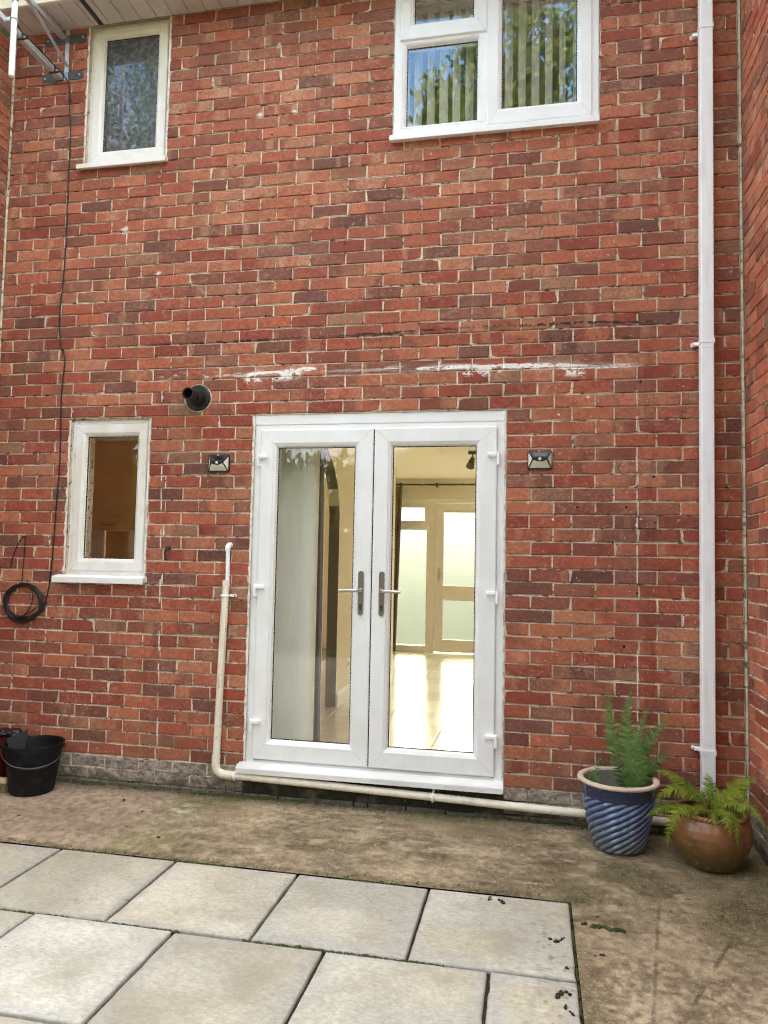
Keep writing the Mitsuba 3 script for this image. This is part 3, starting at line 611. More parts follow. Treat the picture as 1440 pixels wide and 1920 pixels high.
def sill(x0, x1, z1, h, front_y):
    return ngon_prism(sg.Polygon([(front_y, z1 - h - 0.012), (front_y, z1 - 0.014), (front_y + 0.005, z1 - 0.009), (0.0, z1), (0.04, z1), (0.04, z1 - h), (front_y + 0.012, z1 - h), (front_y + 0.012, z1 - h - 0.012)]), x1 - x0, YZd(x0))
def casement(x0, x1, z0, z1, glass, y, m, key, gm='m_glass'):
    """One sash with its own bar widths: glass = (gx0, gx1, gz0, gz1)."""
    gx0, gx1, gz0, gz1 = glass; c = 0.006
    rings = [((x0, z0, x1, z1), y + 0.035), ((x0, z0, x1, z1), y + c), ((x0 + c * .35, z0 + c * .35, x1 - c * .35, z1 - c * .35), y + c * .3), ((x0 + c, z0 + c, x1 - c, z1 - c), y),
             ((gx0 - 0.022, gz0 - 0.022, gx1 + 0.022, gz1 + 0.022), y), ((gx0 - 0.018, gz0 - 0.018, gx1 + 0.018, gz1 + 0.018), y + 0.004), ((gx0 - 0.007, gz0 - 0.007, gx1 + 0.007, gz1 + 0.007), y + 0.011), ((gx0, gz0, gx1, gz1), y + 0.026), ((gx0, gz0, gx1, gz1), y + 0.050)]
    v, f = [], []
    for (a, b, cc, d), yy in rings: v += [(a, yy, b), (cc, yy, b), (cc, yy, d), (a, yy, d)]
    for i in range(len(rings) - 1):
        for k in range(4): f.append((4 * i + k, 4 * i + (k + 1) % 4, 4 * i + 4 + (k + 1) % 4, 4 * i + 4 + k))
    add(key + '__sash', M(v, f), m)
    for ax, az, bx_, bz in ((x0 + c, z0 + c, gx0 - 0.023, gz0 - 0.023), (x1 - c, z0 + c, gx1 + 0.023, gz0 - 0.023), (x0 + c, z1 - c, gx0 - 0.023, gz1 + 0.023), (x1 - c, z1 - c, gx1 + 0.023, gz1 + 0.023)):
        add(key + '__weld_line', tube([(ax, y + 0.0006, az), (bx_, y + 0.0006, bz)], 0.0011, 6), 'm_seam')
    add(key + '__gasket', gasket(gx0, gx1, gz0, gz1, y + 0.030), 'm_gasket')
    add(key + '__pane', pane(gx0, gx1, gz0, gz1, y + 0.032), gm)

# small kitchen window, lower left
Wk = HOUSE + '__window'
names.add(Wk)
scene[Wk] = mikit.ply(mitred(0.552, 1.104, 1.236, 2.222, [(0, 0.10), (0, 0.032), (0.003, 0.029), (0.024, 0.029), (0.026, 0.034), (0.026, 0.1)]), 'm_aged_upvc'); describe(Wk, 'small white framed kitchen window at ground level')
casement(0.5775, 1.0785, 1.2625, 2.1955, (0.652, 1.006, 1.340, 2.118), 0.018, 'm_aged_upvc', Wk)
add(Wk + '__sill', sill(0.503, 1.125, 1.2355, 0.035, -0.055), 'm_upvc')
for m in (ragged(0.556, 1.24, 2.22, 0.020, -1, 9), ragged(1.100, 1.24, 2.22, 0.010, 1, 12)): add(Wk + '__sealant', m, 'm_sealant')
# bathroom window, upper left, reaching the soffit
Wb = HOUSE + '__window_001'; names.add(Wb)
scene[Wb] = mikit.ply(mitred(0.562, 1.140, 3.905, 4.858, [(0, 0.10), (0, 0.032), (0.003, 0.029), (0.022, 0.029), (0.024, 0.034), (0.024, 0.1)]), 'm_aged_upvc'); describe(Wb, 'yellowed bathroom window with obscured glass under the soffit')
casement(0.5865, 1.1155, 3.9295, 4.8345, (0.662, 1.040, 4.008, 4.776), 0.018, 'm_aged_upvc', Wb)
add(Wb + '__sill', sill(0.534, 1.158, 3.904, 0.028, -0.045), 'm_aged_upvc')
for m in (ragged(0.566, 3.91, 4.85, 0.020, -1, 15), ragged(1.136, 3.91, 4.85, 0.012, 1, 18)): add(Wb + '__sealant', m, 'm_sealant')
# bedroom window, upper right: three lights
Wr = HOUSE + '__window_002'; names.add(Wr)
scene[Wr] = mikit.ply(cat([mitred(2.620, 3.810, 3.892, 4.858, [(0, 0.10), (0, 0.004), (0.003, 0.001), (0.050, 0.001), (0.053, 0.006), (0.053, 0.1)]),
    box(3.140, 3.200, 0.002, 0.1, 3.945, 4.805), box(2.673, 3.140, 0.002, 0.1, 4.480, 4.532)]), 'm_upvc'); describe(Wr, 'wide white bedroom window of three panes with vertical blinds behind')
casement(2.655, 3.172, 4.489, 4.845, (2.738, 3.094, 4.594, 4.770), -0.012, 'm_upvc', Wr, 'm_coated_glass')
casement(3.180, 3.772, 3.912, 4.845, (3.262, 3.690, 4.011, 4.770), -0.012, 'm_upvc', Wr, 'm_coated_glass')
gx = (2.695, 3.140, 3.955, 4.466)
add(Wr + '__glazing_bead', mitred(2.673, 3.1395, 3.945, 4.4795, [(0, 0.003), (0.006, 0.004), (0.014, 0.012), (0.021, 0.028), (0.021, 0.05)]), 'm_upvc')
add(Wr + '__gasket', gasket(2.694, 3.1185, 3.966, 4.4585, 0.032), 'm_gasket')
add(Wr + '__pane', pane(2.694, 3.1185, 3.966, 4.4585, 0.034), 'm_coated_glass')
add(Wr + '__sill', sill(2.608, 3.808, 3.8915, 0.030, -0.052), 'm_upvc')

# ------------------------------------------------------------------ the rooms behind the glass
FL = 0.150
R = HOUSE + '__room'
names.add(R)
scene[R] = mikit.ply(cat([box(-1.4, 6.4, 0.275, 5.60, -0.3, FL - 0.004)]), 'm_grout'); describe(R, 'ground floor room seen through the doors, tan walls and a shiny tiled floor')
tiles = []
for i in range(0, 12):
    for j in range(0, 13):
        x, y = 1.02 + 0.45 * i, 0.285 + 0.45 * j
        if x > 5.9: continue
        x1, y1 = min(x + 0.445, 6.0), min(y + 0.445, 5.56)
        m = box(x, x1, y, y1, FL - 0.02, FL, 0.0015)
        if y1 - y < 0.05: continue
        if 1.0 < x < 3.6: add(R + '__floor_tile', m, 'm_tile_floor')
        else: tiles.append(m)
add(R + '__floor_tiling', cat(tiles), 'm_tile_floor', kind='stuff')
add(R + '__ceiling', box(-1.4, 6.0, 0.275, 5.56, 2.455, 2.60), 'm_ceiling')
# party walls, and the wall between living room and kitchen with an arched opening
add(R + '__side_wall', box(4.46, 4.60, 0.275, 5.56, FL, 2.455), 'm_room_wall')
add(R + '__kitchen_wall', box(-1.38, -1.30, 0.275, 5.56, FL, 2.455), 'm_room_wall')
arch = sg.Polygon([(1.775, FL), (4.30, FL), (4.30, 2.4549), (0.6, 2.4549), (0.6, 2.36)] + [(0.6 + 1.175 * t, 2.36 - 0.62 * (1 - math.sqrt(max(0, 1 - t ** 2.2)))) for t in np.linspace(0.1, 1, 16)])
add(R + '__partition_wall', ngon_prism(arch, 0.085, YZd(1.785)), 'm_room_wall')
ae = [(1.775, FL + 0.001)] + [(0.6 + 1.175 * t, 2.36 - 0.62 * (1 - math.sqrt(max(0, 1 - t ** 2.2)))) for t in np.linspace(1, 0.1, 24)]
add(R + '__partition_end', M([(x, y - 0.004, z - 0.003 * (y < 1.7)) for y, z in ae for x in (1.783, 1.8725)], [(2 * i, 2 * i + 1, 2 * i + 3, 2 * i + 2) for i in range(len(ae) - 1)]), 'm_brown_curtain', label='dark brown edge of the arched opening')
sk = sg.Polygon([(0, 0), (0.018, 0), (0.018, 0.085), (0.013, 0.095), (0.013, 0.105), (0.006, 0.118), (0, 0.12)])
add(R + '__skirting', ngon_prism(sk, 2.52, np.array([[1, 0, 0, 1.8703], [0, 0, -1, 4.296], [0, 1, 0, FL], [0, 0, 0, 1.0]])), 'm_white_paint')
add(R + '__socket', cat([box(1.8705, 1.879, 2.11, 2.25, 0.41, 0.495, 0.003), box(1.879, 1.898, 2.125, 2.16, 0.43, 0.47, 0.004)]), 'm_white_paint', label='white wall socket above the skirting')
# the glazed front of the house
FY = 5.62
hole2 = sg.box(1.46, FL, 3.02, 2.19).union(sg.box(3.25, 0.45, 4.42, 2.15)).union(sg.box(-1.25, 0.35, 0.48, 2.25))
add(R + '__front_wall', wall_prism(sg.box(-1.4, FL - 0.3, 6.4, 2.70).difference(hole2), 5.56, 5.80), 'm_room_wall')
def frame_bars(bars, y0, y1): return cat([box(a, b, y0, y1, c, d, 0.004) for a, b, c, d in bars])
F = HOUSE + '__front_door'
names.add(F)
scene[F] = mikit.ply(frame_bars([(1.461, 1.53, FL, 2.19), (2.062, 2.098, FL, 2.13), (1.53, 2.062, 0.151, 0.235), (1.53, 2.062, 1.777, 1.862), (1.53, 3.019, 2.13, 2.189), (1.53, 2.062, 2.095, 2.13), (2.098, 2.172, FL, 2.13), (2.95, 3.019, FL, 2.13)], FY - 0.04, FY + 0.05), 'm_cream_paint'); describe(F, 'cream front door and side light with frosted glass, seen through the room')
add(F + '__transom_window', frame_bars([(1.531, 1.565, 1.863, 2.094), (2.032, 2.061, 1.863, 2.094), (1.565, 2.032, 2.066, 2.094), (1.565, 2.032, 1.863, 1.888)], FY - 0.052, FY + 0.01), 'm_cream_paint')
add(F + '__leaf', frame_bars([(2.174, 2.285, FL + 0.012, 2.125), (2.842, 2.948, FL + 0.012, 2.125), (2.285, 2.842, 2.006, 2.125), (2.285, 2.842, 0.845, 1.033), (2.285, 2.842, FL + 0.012, 0.325)], FY - 0.025, FY + 0.02), 'm_cream_paint')
for a, b, c, d in ((1.53, 2.062, 0.235, 1.777), (1.565, 2.032, 1.888, 2.066), (2.285, 2.842, 1.033, 2.006), (2.285, 2.842, 0.325, 0.845)):
    add(F + '__pane', pane(a - 0.004, b + 0.004, c - 0.004, d + 0.004, FY + 0.004), 'm_frosted')
add(F + '__handle', cat([box(2.215, 2.247, FY - 0.034, FY - 0.025, 1.10, 1.26, 0.003), tube([(2.231, FY - 0.03, 1.195), (2.231, FY - 0.07, 1.195), (2.29, FY - 0.075, 1.195)], 0.007)]), 'm_steel')
for a, b, z in ((3.25, 4.42, 0.45), (-1.25, 0.48, 0.35)):
    add(R + '__front_window', frame_bars([(a, a + 0.06, z, 2.25 if z < 0.4 else 2.15), (b - 0.06, b, z, 2.25 if z < 0.4 else 2.15), (a + 0.06, b - 0.06, z, z + 0.06), (a + 0.06, b - 0.06, 2.09, 2.25 if z < 0.4 else 2.15)], FY - 0.03, FY + 0.05), 'm_white_paint')
    add(R + '__front_window__pane'.replace('__pane', '_pane'), pane(a + 0.06, b - 0.06, z + 0.06, 2.09, FY), 'm_glass')
# upstairs rooms
U = HOUSE + '__bathroom'
names.add(U); scene[U] = mikit.ply(cat([box(-0.4, 1.6, 0.28, 2.5, 2.61, 2.72), box(-0.5, -0.4, 0.28, 2.5, 2.72, 4.83), box(1.6, 1.68, 0.28, 2.5, 2.72, 4.83), box(-0.4, 1.6, 2.42, 2.5, 2.72, 4.83), box(-0.4, 1.6, 0.28, 2.42, 4.83, 4.85)]), 'm_white_tile')
add(U + '__obscured_film', pane(0.664, 1.038, 4.012, 4.772, 0.060), 'm_obscure')
V = HOUSE + '__bedroom'
names.add(V); scene[V] = mikit.ply(cat([box(1.70, 4.55, 0.28, 3.0, 2.61, 2.72), box(1.70, 1.76, 0.28, 3.0, 2.72, 4.83), box(4.46, 4.55, 0.28, 3.0, 2.72, 4.83), box(1.76, 4.46, 2.92, 3.0, 2.72, 4.83), box(1.76, 4.46, 0.28, 2.92, 4.83, 4.85)]), 'm_room_wall')

def slat(x, y, z0, z1, w, ang, camber=0.007):
    d = np.array([math.cos(ang), math.sin(ang)]) * w / 2; n = 5; v = []
    for t in np.linspace(-1, 1, n):
        b = camber * (1 - t * t); px, py = x + d[0] * t - d[1] / (w / 2) * b, y + d[1] * t + d[0] / (w / 2) * b
        v += [(px, py, z0), (px, py, z1)]
    return M(v, [(2 * i, 2 * i + 2, 2 * i + 3, 2 * i + 1) for i in range(n - 1)])
B1 = thing('vertical_blind', 'cream vertical blind hanging behind the upstairs window, slats half turned', 'blind')
add(B1 + '__headrail', box(2.63, 3.80, 0.135, 0.185, 4.785, 4.82, 0.004), 'm_white_paint')
for i in range(15):
    add(B1 + '__slat', slat(2.665 + 0.079 * i, 0.16, 3.93, 4.785, 0.089, math.radians(64 + rng.normal(0, 2.5))), 'm_blind', smooth=True)
B2 = thing('vertical_blind', 'pale vertical blind drawn to the left behind the french doors', 'blind')
add(B2 + '__headrail', box(1.84, 3.26, 0.32, 0.37, 2.235, 2.275, 0.004), 'm_white_paint')
for i in range(19):
    add(B2 + '__slat', slat(1.745 + 0.0188 * i, 0.345, 0.20, 2.235, 0.089, math.radians(66 + rng.normal(0, 2.0)), -0.020), 'm_blind', smooth=True)
add(B2 + '__cord', tube([(2.150, 0.36, 2.235), (2.150, 0.36, 0.55), (2.153, 0.362, 0.26)], 0.0013, 6), 'm_white_paint')
def curtain(pts_bottom, pts_top, z0, z1, waves, amp, seed):
    n, mrows = 60, 10; v = []
    a0, a1, b0, b1 = map(np.asarray, (pts_bottom[0], pts_bottom[1], pts_top[0], pts_top[1]))
    for j in range(mrows + 1):
        t = j / mrows; p0, p1 = a0 + (b0 - a0) * t, a1 + (b1 - a1) * t; dvec = (p1 - p0) / np.linalg.norm(p1 - p0); nn = np.array([-dvec[1], dvec[0]])
        for i in range(n):
            s = i / (n - 1); q = p0 + (p1 - p0) * s + nn * amp * (math.sin(s * waves * 6.283 + 0.4 * math.sin(s * 9 + seed)) * (1 - 0.25 * t))
            v.append((q[0], q[1], z0 + (z1 - z0) * t))
    return M(v, [(j * n + i, j * n + i + 1, (j + 1) * n + i + 1, (j + 1) * n + i) for j in range(mrows) for i in range(n - 1)])
add('curtain', curtain(((1.70, 0.47), (2.125, 0.47)), ((1.70, 0.47), (2.105, 0.47)), 0.17, 2.36, 7, 0.022, 1), 'm_grey_curtain', 'grey curtain gathered beside the vertical blind inside the double doors', 'curtain', smooth=True)
add('curtain', curtain(((1.40, 5.42), (1.70, 5.42)), ((1.40, 5.42), (1.755, 5.42)), 0.16, 2.33, 6, 0.03, 2), 'm_brown_curtain', 'brown curtain at the far end of the room beside the front door', 'curtain', smooth=True)
cr = thing('curtain_rail', 'dark curtain rail across the top of the far glazed wall', 'curtain rail')
add(cr + '__rod', tube([(1.35, 5.44, 2.36), (4.0, 5.44, 2.362)], 0.012), 'm_dark_metal', smooth=40)
add(cr + '__bracket', cat([box(x - 0.008, x + 0.008, 5.44, 5.56, 2.33, 2.385, 0.002) for x in (1.72, 2.2, 3.1)]), 'm_dark_metal')
sl = thing('ceiling_light', 'dark bronze spotlight bar on the ceiling seen through the right hand door', 'light')
add(sl + '__bar', tube([(2.83, 3.0, 2.425), (3.35, 3.1, 2.425)], 0.018), 'm_dark_metal', smooth=40)
for x in (2.87, 3.12):
    add(sl + '__spot_head', cat([tube([(x, 3.02, 2.42), (x, 3.02, 2.36)], 0.008), tube(smooth_path([(x, 3.03, 2.37), (x - 0.01, 3.0, 2.33), (x - 0.02, 2.97, 2.28)], 4), np.linspace(0.022, 0.042, 9), 14)]), 'm_dark_metal', smooth=40)
# kitchen units behind the small window
KC = thing('wall_cupboard', 'brown wooden wall cupboard with a bar handle behind the small window', 'cupboard')
add(KC + '__carcass', box(-0.72, 0.19, 2.218, 2.50, 1.60, 2.452, 0.004), 'm_cupboard')
for x0, x1 in ((-0.72, -0.245), (-0.24, 0.19)):
    add(KC + '__door', box(x0 + 0.002, x1 - 0.002, 2.196, 2.216, 1.602, 2.45, 0.004), 'm_cupboard')
    c = (x0 + x1) / 2 - 0.03
    add(KC + '__handle', tube(smooth_path([(c - 0.07, 2.196, 1.655), (c - 0.05, 2.165, 1.65), (c, 2.158, 1.642), (c + 0.05, 2.165, 1.65), (c + 0.07, 2.196, 1.655)], 5), 0.008), 'm_steel_plate', smooth=40)
KB = thing('kitchen_cabinet', 'low brown kitchen unit under the wall cupboard', 'cupboard')
add(KB + '__carcass', box(-0.72, 0.19, 2.05, 2.50, 0.16, 1.02, 0.004), 'm_cupboard')
add(KB + '__worktop', box(-0.74, 0.21, 2.0, 2.50, 1.021, 1.06, 0.006), 'm_dark_metal')
add(R + '__splashback', box(-0.72, 0.19, 2.49, 2.52, 1.061, 1.598), 'm_cupboard')
add('fridge', cat([box(-1.25, -0.735, 1.98, 2.5, 0.17, 1.66, 0.01), box(-1.25, -0.735, 2.1, 2.5, 1.661, 2.44, 0.006)]), 'm_white_tile', 'white fridge with a white cupboard over it behind the small window', 'fridge')

# ------------------------------------------------------------------ ground
n = 2
add('ground', M([(-300, -300, -0.16), (300, -300, -0.16), (300, 300, -0.16), (-300, 300, -0.16)], [(0, 1, 2, 3)]), 'm_grass', kind='structure')
def zc(x, y): return -0.036 - 0.032 * np.clip(-y / 0.86, 0, 1) + 0.004 * (meshkit.fbm(np.stack([x * 3, y * 3, 0 * x], -1), 3, 2) - 0.5)
def sheet(x0, x1, y0, y1, step=0.025):
    xs, ys = np.linspace(x0, x1, int((x1 - x0) / step) + 1), np.linspace(y0, y1, int((y1 - y0) / step) + 1); X, Y = np.meshgrid(xs, ys)
    v = np.stack([X, Y, zc(X, Y)], -1).reshape(-1, 3); w = len(xs)
    i, j = np.meshgrid(np.arange(len(ys) - 1), np.arange(w - 1), indexing='ij'); a = (i * w + j).ravel()
    return M(v, np.stack([a, a + 1, a + w + 1, a + w], 1))
SX, SY, SP = 3.6233, -0.8688, 0.6023
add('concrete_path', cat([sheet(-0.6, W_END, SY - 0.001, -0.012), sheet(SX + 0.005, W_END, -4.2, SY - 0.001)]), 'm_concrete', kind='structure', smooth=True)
add('patio_bed', M([(-3, -6.9, -0.105), (SX + 0.03, -6.9, -0.105), (SX + 0.03, SY + 0.02, -0.105), (-3, SY + 0.02, -0.105)], [(0, 1, 2, 3)]), 'm_soil', kind='structure')
PV = 'paving'
def slab_mesh(x0, x1, y0, y1, r):
    """A slab with a worn, rounded margin: uv.x is 0 at its edge and 1 inside."""
    rings = [(0, -0.115, 0), (0, -0.079, 0), (0.002, -0.0745, 0.05), (0.006, -0.0722, 0.2), (0.016, -0.0708, 0.4), (0.05, -0.0700, 0.75), (0.10, -0.0698, 1.0)]
    t = rng.normal(0, 0.003, 2); dz = rng.normal(0, 0.0018); v, uv, f = [], [], []; m = 12
    for d, z, e in rings:
        a, b, c, g = x0 + d, y0 + d, x1 - d, y1 - d
        ring = [(a + (c - a) * i / m, b) for i in range(m)] + [(c, b + (g - b) * i / m) for i in range(m)] + [(c - (c - a) * i / m, g) for i in range(m)] + [(a, g - (g - b) * i / m) for i in range(m)]
        for x, y in ring:
            q = meshkit.noise(np.array([x * 22, y * 22, r * 50])) - 0.5
            chip = -0.010 * max(0, meshkit.noise(np.array([x * 31, y * 31, r * 77])) - 0.80) / 0.2
            v.append((x + (0.005 * q + np.sign((x0 + x1) / 2 - x) * -chip) * (d < 0.003), y + 0.005 * (meshkit.noise(np.array([y * 25, x * 25, r * 31])) - 0.5) * (d < 0.003), z + dz + t[0] * (x - (x0 + x1) / 2) + t[1] * (y - (y0 + y1) / 2) - 0.0016 * max(q, 0) * (d < 0.02))); uv.append((e, r))
    k = 4 * m
    for i in range(len(rings) - 1):
        for j in range(k): f.append((i * k + j, i * k + (j + 1) % k, (i + 1) * k + (j + 1) % k, (i + 1) * k + j))
    mm = M(v, f); o = (len(rings) - 1) * k; v.append(((x0 + x1) / 2, (y0 + y1) / 2, -0.0698 + dz)); uv.append((1.0, r))
    ff = np.vstack([mm.faces, [(o + j, o + (j + 1) % k, len(v) - 1) for j in range(k)]])
    return M(v, ff), np.array(uv)
J = 0.0055
names.add(PV); describe(PV, None, None, None, 'structure')
rest_slabs = []
for row in range(9):
    y1 = SY - row * SP
    first = SX if row % 2 == 0 else SX - 0.306
    spans = ([] if row % 2 == 0 else [(SX - 0.306, SX)]) + [(first - SP * (i + 1), first - SP * i) for i in range(9)]
    for x0, x1 in spans:
        m, uv = slab_mesh(x0 + J, x1 - J, y1 - SP + J, y1 - J, rng.random())
        if row < 3: add(PV + '__slab', m, 'm_slab', uv=uv, smooth=True)
        else: rest_slabs.append((m, uv))
add(PV + '__slabs_behind', cat([a for a, b in rest_slabs]), 'm_slab', uv=np.vstack([b for a, b in rest_slabs]), smooth=True, kind='stuff')
scene[PV] = mikit.ply(M([(-2.2, SY - 5.4, -0.086), (SX + 0.004, SY - 5.4, -0.086), (SX + 0.004, SY + 0.006, -0.086), (-2.2, SY + 0.006, -0.086)], [(0, 1, 2, 3)]), 'm_soil')
# moss and grit along the foot of the wall and in the slab joints
def tufts(points, size, seed):
    r = np.random.default_rng(seed); return cat([blob((x, y, z), np.array(size) * r.uniform(0.5, 1.4), int(r.integers(1e6)), 1) for x, y, z in points])
r2 = np.random.default_rng(5)
pts = [(x, -0.012 + r2.normal(0, 0.006) - 0.010 * (1.4 < x < 2.1), -0.040) for x in r2.uniform(0.7, 3.65, 700)]
pts = [p for p in pts if meshkit.noise(np.array([p[0] * 4, 1.0, 0])) > 0.32]
add('moss', cat([tufts(pts, (0.016, 0.008, 0.010), 1),
    tufts([(x, SY + r2.normal(0, 0.004), -0.074) for x in r2.uniform(0.4, SX, 900) if meshkit.noise(np.array([x * 5, 4.0, 0])) > 0.42], (0.008, 0.006, 0.006), 2),
    tufts([(SX + 0.000 + r2.normal(0, 0.002), y, -0.080) for y in r2.uniform(-2.2, SY, 130)], (0.004, 0.008, 0.005), 3),
    tufts([(x, SY - SP + r2.normal(0, 0.003), -0.080) for x in r2.uniform(0.4, SX, 700) if meshkit.noise(np.array([x * 4, 9.0, 0])) > 0.48], (0.008, 0.005, 0.006), 4)]), 'm_moss', 'dark green moss along the foot of the wall and in the paving joints', 'moss', kind='stuff')
# brown leaf litter and grit gathered along the wall and the back of the slabs
rl = np.random.default_rng(17); fl = []
for i in range(420):
    x = rl.uniform(0.62, 4.5); y = -0.02 - abs(rl.normal(0, 0.028)) if i % 3 else SY + abs(rl.normal(0, 0.02)); 
    if i % 7 == 0: y = rl.uniform(-0.8, -0.03)
    z = float(zc(np.array(x), np.array(y))) + 0.002; sz = rl.uniform(0.003, 0.010) if i % 7 else rl.uniform(0.002, 0.005); a = rl.uniform(0, 6.28)
    c_, s_ = math.cos(a) * sz, math.sin(a) * sz; h1, h2 = rl.uniform(0, sz * 0.7, 2)
    fl.append(M([(x - c_, y - s_, z), (x + 0.45 * s_, y - 0.45 * c_, z + h1), (x + c_, y + s_, z + 0.3 * h2), (x - 0.45 * s_, y + 0.45 * c_, z + h2), (x, y, z - 0.002)], [(0, 1, 2), (0, 2, 3), (1, 0, 4), (2, 1, 4), (3, 2, 4), (0, 3, 4)]))
add('leaf_litter', cat(fl), 'm_litter', 'brown leaf litter and grit along the foot of the wall', 'leaf litter', kind='stuff')
# crumbs of soil, dead leaves and moss on the paving
def crumb(x, y, s, seed, flat=0.45, z=-0.068):
    q = np.random.default_rng(seed); out = []
    a = q.uniform(0, 6.28)
    for i in range(6):
        d = q.normal(0, 0.75) * s; e = q.normal(0, 0.30) * s; k = s * q.uniform(0.22, 0.62) * (1 if i else 1.2)
        out.append(blob((x + d * math.cos(a) - e * math.sin(a), y + d * math.sin(a) + e * math.cos(a), z + 0.25 * k), (k, k * q.uniform(0.5, 0.9), k * flat * 1.5), seed * 9 + i, 2))
    return cat(out)
CR = [(3.338, -0.937, 0.016), (3.287, -0.919, 0.012), (3.546, -1.209, 0.014), (3.579, -1.195, 0.011), (3.586, -1.397, 0.009), (3.550, -1.587, 0.015), (3.566, -1.557, 0.011), (3.573, -1.638, 0.012), (3.593, -1.671, 0.008)]
CL = ['right one of the two dark soil crumbs at the far edge of the corner slab', 'left one of the two dark soil crumbs at the far edge of the corner slab', 'flat soil crumb left of another near the right edge of the corner slab', 'soil crumb closest to the right edge of the corner slab, beside a flat one',
      'lone soil crumb at the near right corner of the corner slab', 'biggest soil crumb on the half slab in the foreground', 'soil crumb just behind the biggest one on the half slab', 'soil crumb in front of the biggest one on the half slab', 'soil crumb nearest the viewer on the half slab']
for i, (x, y, s) in enumerate(CR): add('soil_crumb', crumb(x, y, s, 20 + i), 'm_soil', CL[i], 'soil', 'soil crumbs on the slabs')
CR2 = [(3.674, -1.055, 0.012), (3.70, -1.075, 0.007), (3.723, -0.98, 0.008), (3.721, -1.279, 0.008), (3.695, -1.29, 0.005), (3.559, -0.676, 0.006), (1.159, -0.231, 0.011), (1.349, -0.351, 0.009), (1.374, -0.56, 0.007), (0.734, -0.557, 0.007), (1.119, -0.03, 0.010), (1.605, -0.653, 0.010)]
C2 = ['dark soil crumb at the left end of the moss clump on the concrete', 'tiny soil crumb between the moss clump and the slab corner', 'soil crumb on the concrete just behind the moss clump', 'soil crumb on the concrete in front of the moss clump', 'tiniest soil crumb beside another in front of the moss clump', 'soil crumb on the concrete behind the corner slab',
      'left dark crumb on the pale concrete between bucket and mossy strip', 'dark crumb on the pale concrete close to the mossy strip', 'dark crumb on the pale concrete nearest the slabs by the mossy strip', 'faint crumb on the pale concrete in front of the black bucket', 'dark crumb at the foot of the wall right of the black bucket', 'thin dark crumb lying on the mossy strip of concrete']
for i, (x, y, s) in enumerate(CR2): add('soil_crumb', crumb(x, y, s, 50 + i, z=float(zc(np.array(x), np.array(y)))), 'm_soil', C2[i], 'soil', 'soil crumbs on the concrete')
rm = np.random.default_rng(4)
add('moss_clump', cat([blob((3.712 + 0.0085 * i + rm.normal(0, 0.006), -1.060 - 0.0015 * i + rm.normal(0, 0.007), -0.065), np.array((0.009, 0.007, 0.006)) * rm.uniform(0.5, 1.3), 80 + i, 2) for i in range(13)]), 'm_moss', 'loose green clump of moss on the concrete beside the slab corner', 'moss')
add('white_pebble', blob((3.482, -0.729, -0.063), (0.007, 0.005, 0.003), 3, 2), 'm_bisque', 'tiny white chip on the concrete behind the slabs', 'stone')

# ------------------------------------------------------------------ things on the wall
# downpipe
DP = thing('downpipe', 'tall square white plastic downpipe on the right of the wall', 'downpipe')
def square_tube(x0, x1, y0, y1, z0, z1, c=0.007):
    p = sg.box(x0 + c, y0 + c, x1 - c, y1 - c).buffer(c, 4); m = trimesh.creation.extrude_polygon(p, z1 - z0, engine='earcut'); m.apply_translation((0, 0, z0)); return m
def dpx(z): return 4.334 - 0.0046 * (4.45 - z)
def leaning(m, z0):      # it hangs a touch out of plumb
    m.vertices[:, 0] += np.array([dpx(z) - dpx(z0) for z in m.vertices[:, 2]]); return m
dz0 = 2.0; px = dpx(dz0)
for a, b in ((-0.01, 0.45), (0.452, 2.52), (2.522, 5.0)):
    m = square_tube(px, px + 0.066, -0.098, -0.032, a, b); m = m.subdivide().subdivide() if False else m
    add(DP + '__pipe', leaning(m, dz0), 'm_pipe_white', smooth=35)
for z in (4.300, 2.560, 0.415):
    x = dpx(z)
    clip = cat([square_tube(x - 0.004, x + 0.070, -0.102, -0.028, z - 0.012, z + 0.012, 0.006), box(x - 0.026, x + 0.002, -0.034, -0.002, z - 0.009, z + 0.009, 0.003), cyl_y(x - 0.026, z, -0.014, 0.0, 0.011, 16)])
    add(DP + '__bracket', clip, 'm_pipe_white', smooth=35)
    add(DP + '__screw', cyl_y(x - 0.028, z, -0.017, -0.013, 0.004, 10, 0.001), 'm_dark_metal')
# overflow pipe
OP = thing('waste_pipe', 'cream plastic waste pipe running down and along the foot of the wall', 'pipe')
add(OP + '__thin_pipe', tube(smooth_path([(1.667, 0.01, 1.436), (1.667, -0.018, 1.436), (1.666, -0.034, 1.425), (1.666, -0.036, 1.40), (1.668, -0.034, 1.30), (1.670, -0.034, 1.19)], 6), 0.0125, 14), 'm_pipe_white', smooth=40)
add(OP + '__elbow', tube(smooth_path([(1.667, 0.0, 1.436), (1.667, -0.018, 1.437), (1.6665, -0.034, 1.428), (1.666, -0.037, 1.405)], 6), 0.0165, 14), 'm_pipe_white', smooth=40)
add(OP + '__upright', tube([(1.660, -0.034, 1.225), (1.651, -0.034, 0.9), (1.641, -0.034, 0.5), (1.634, -0.034, 0.185)], 0.0215, 18), 'm_cream_pipe', smooth=40)
add(OP + '__bend', tube(smooth_path([(1.6335, -0.034, 0.20), (1.633, -0.034, 0.145), (1.645, -0.034, 0.108), (1.675, -0.034, 0.092), (1.735, -0.034, 0.088)], 6), 0.0248, 18), 'm_cream_pipe', smooth=40)
add(OP + '__run', tube([(1.72, -0.034, 0.0885), (2.27, -0.034, 0.076), (2.92, -0.034, 0.060), (3.47, -0.034, 0.043), (4.33, -0.034, 0.030)], 0.0215, 18), 'm_cream_pipe', smooth=40)
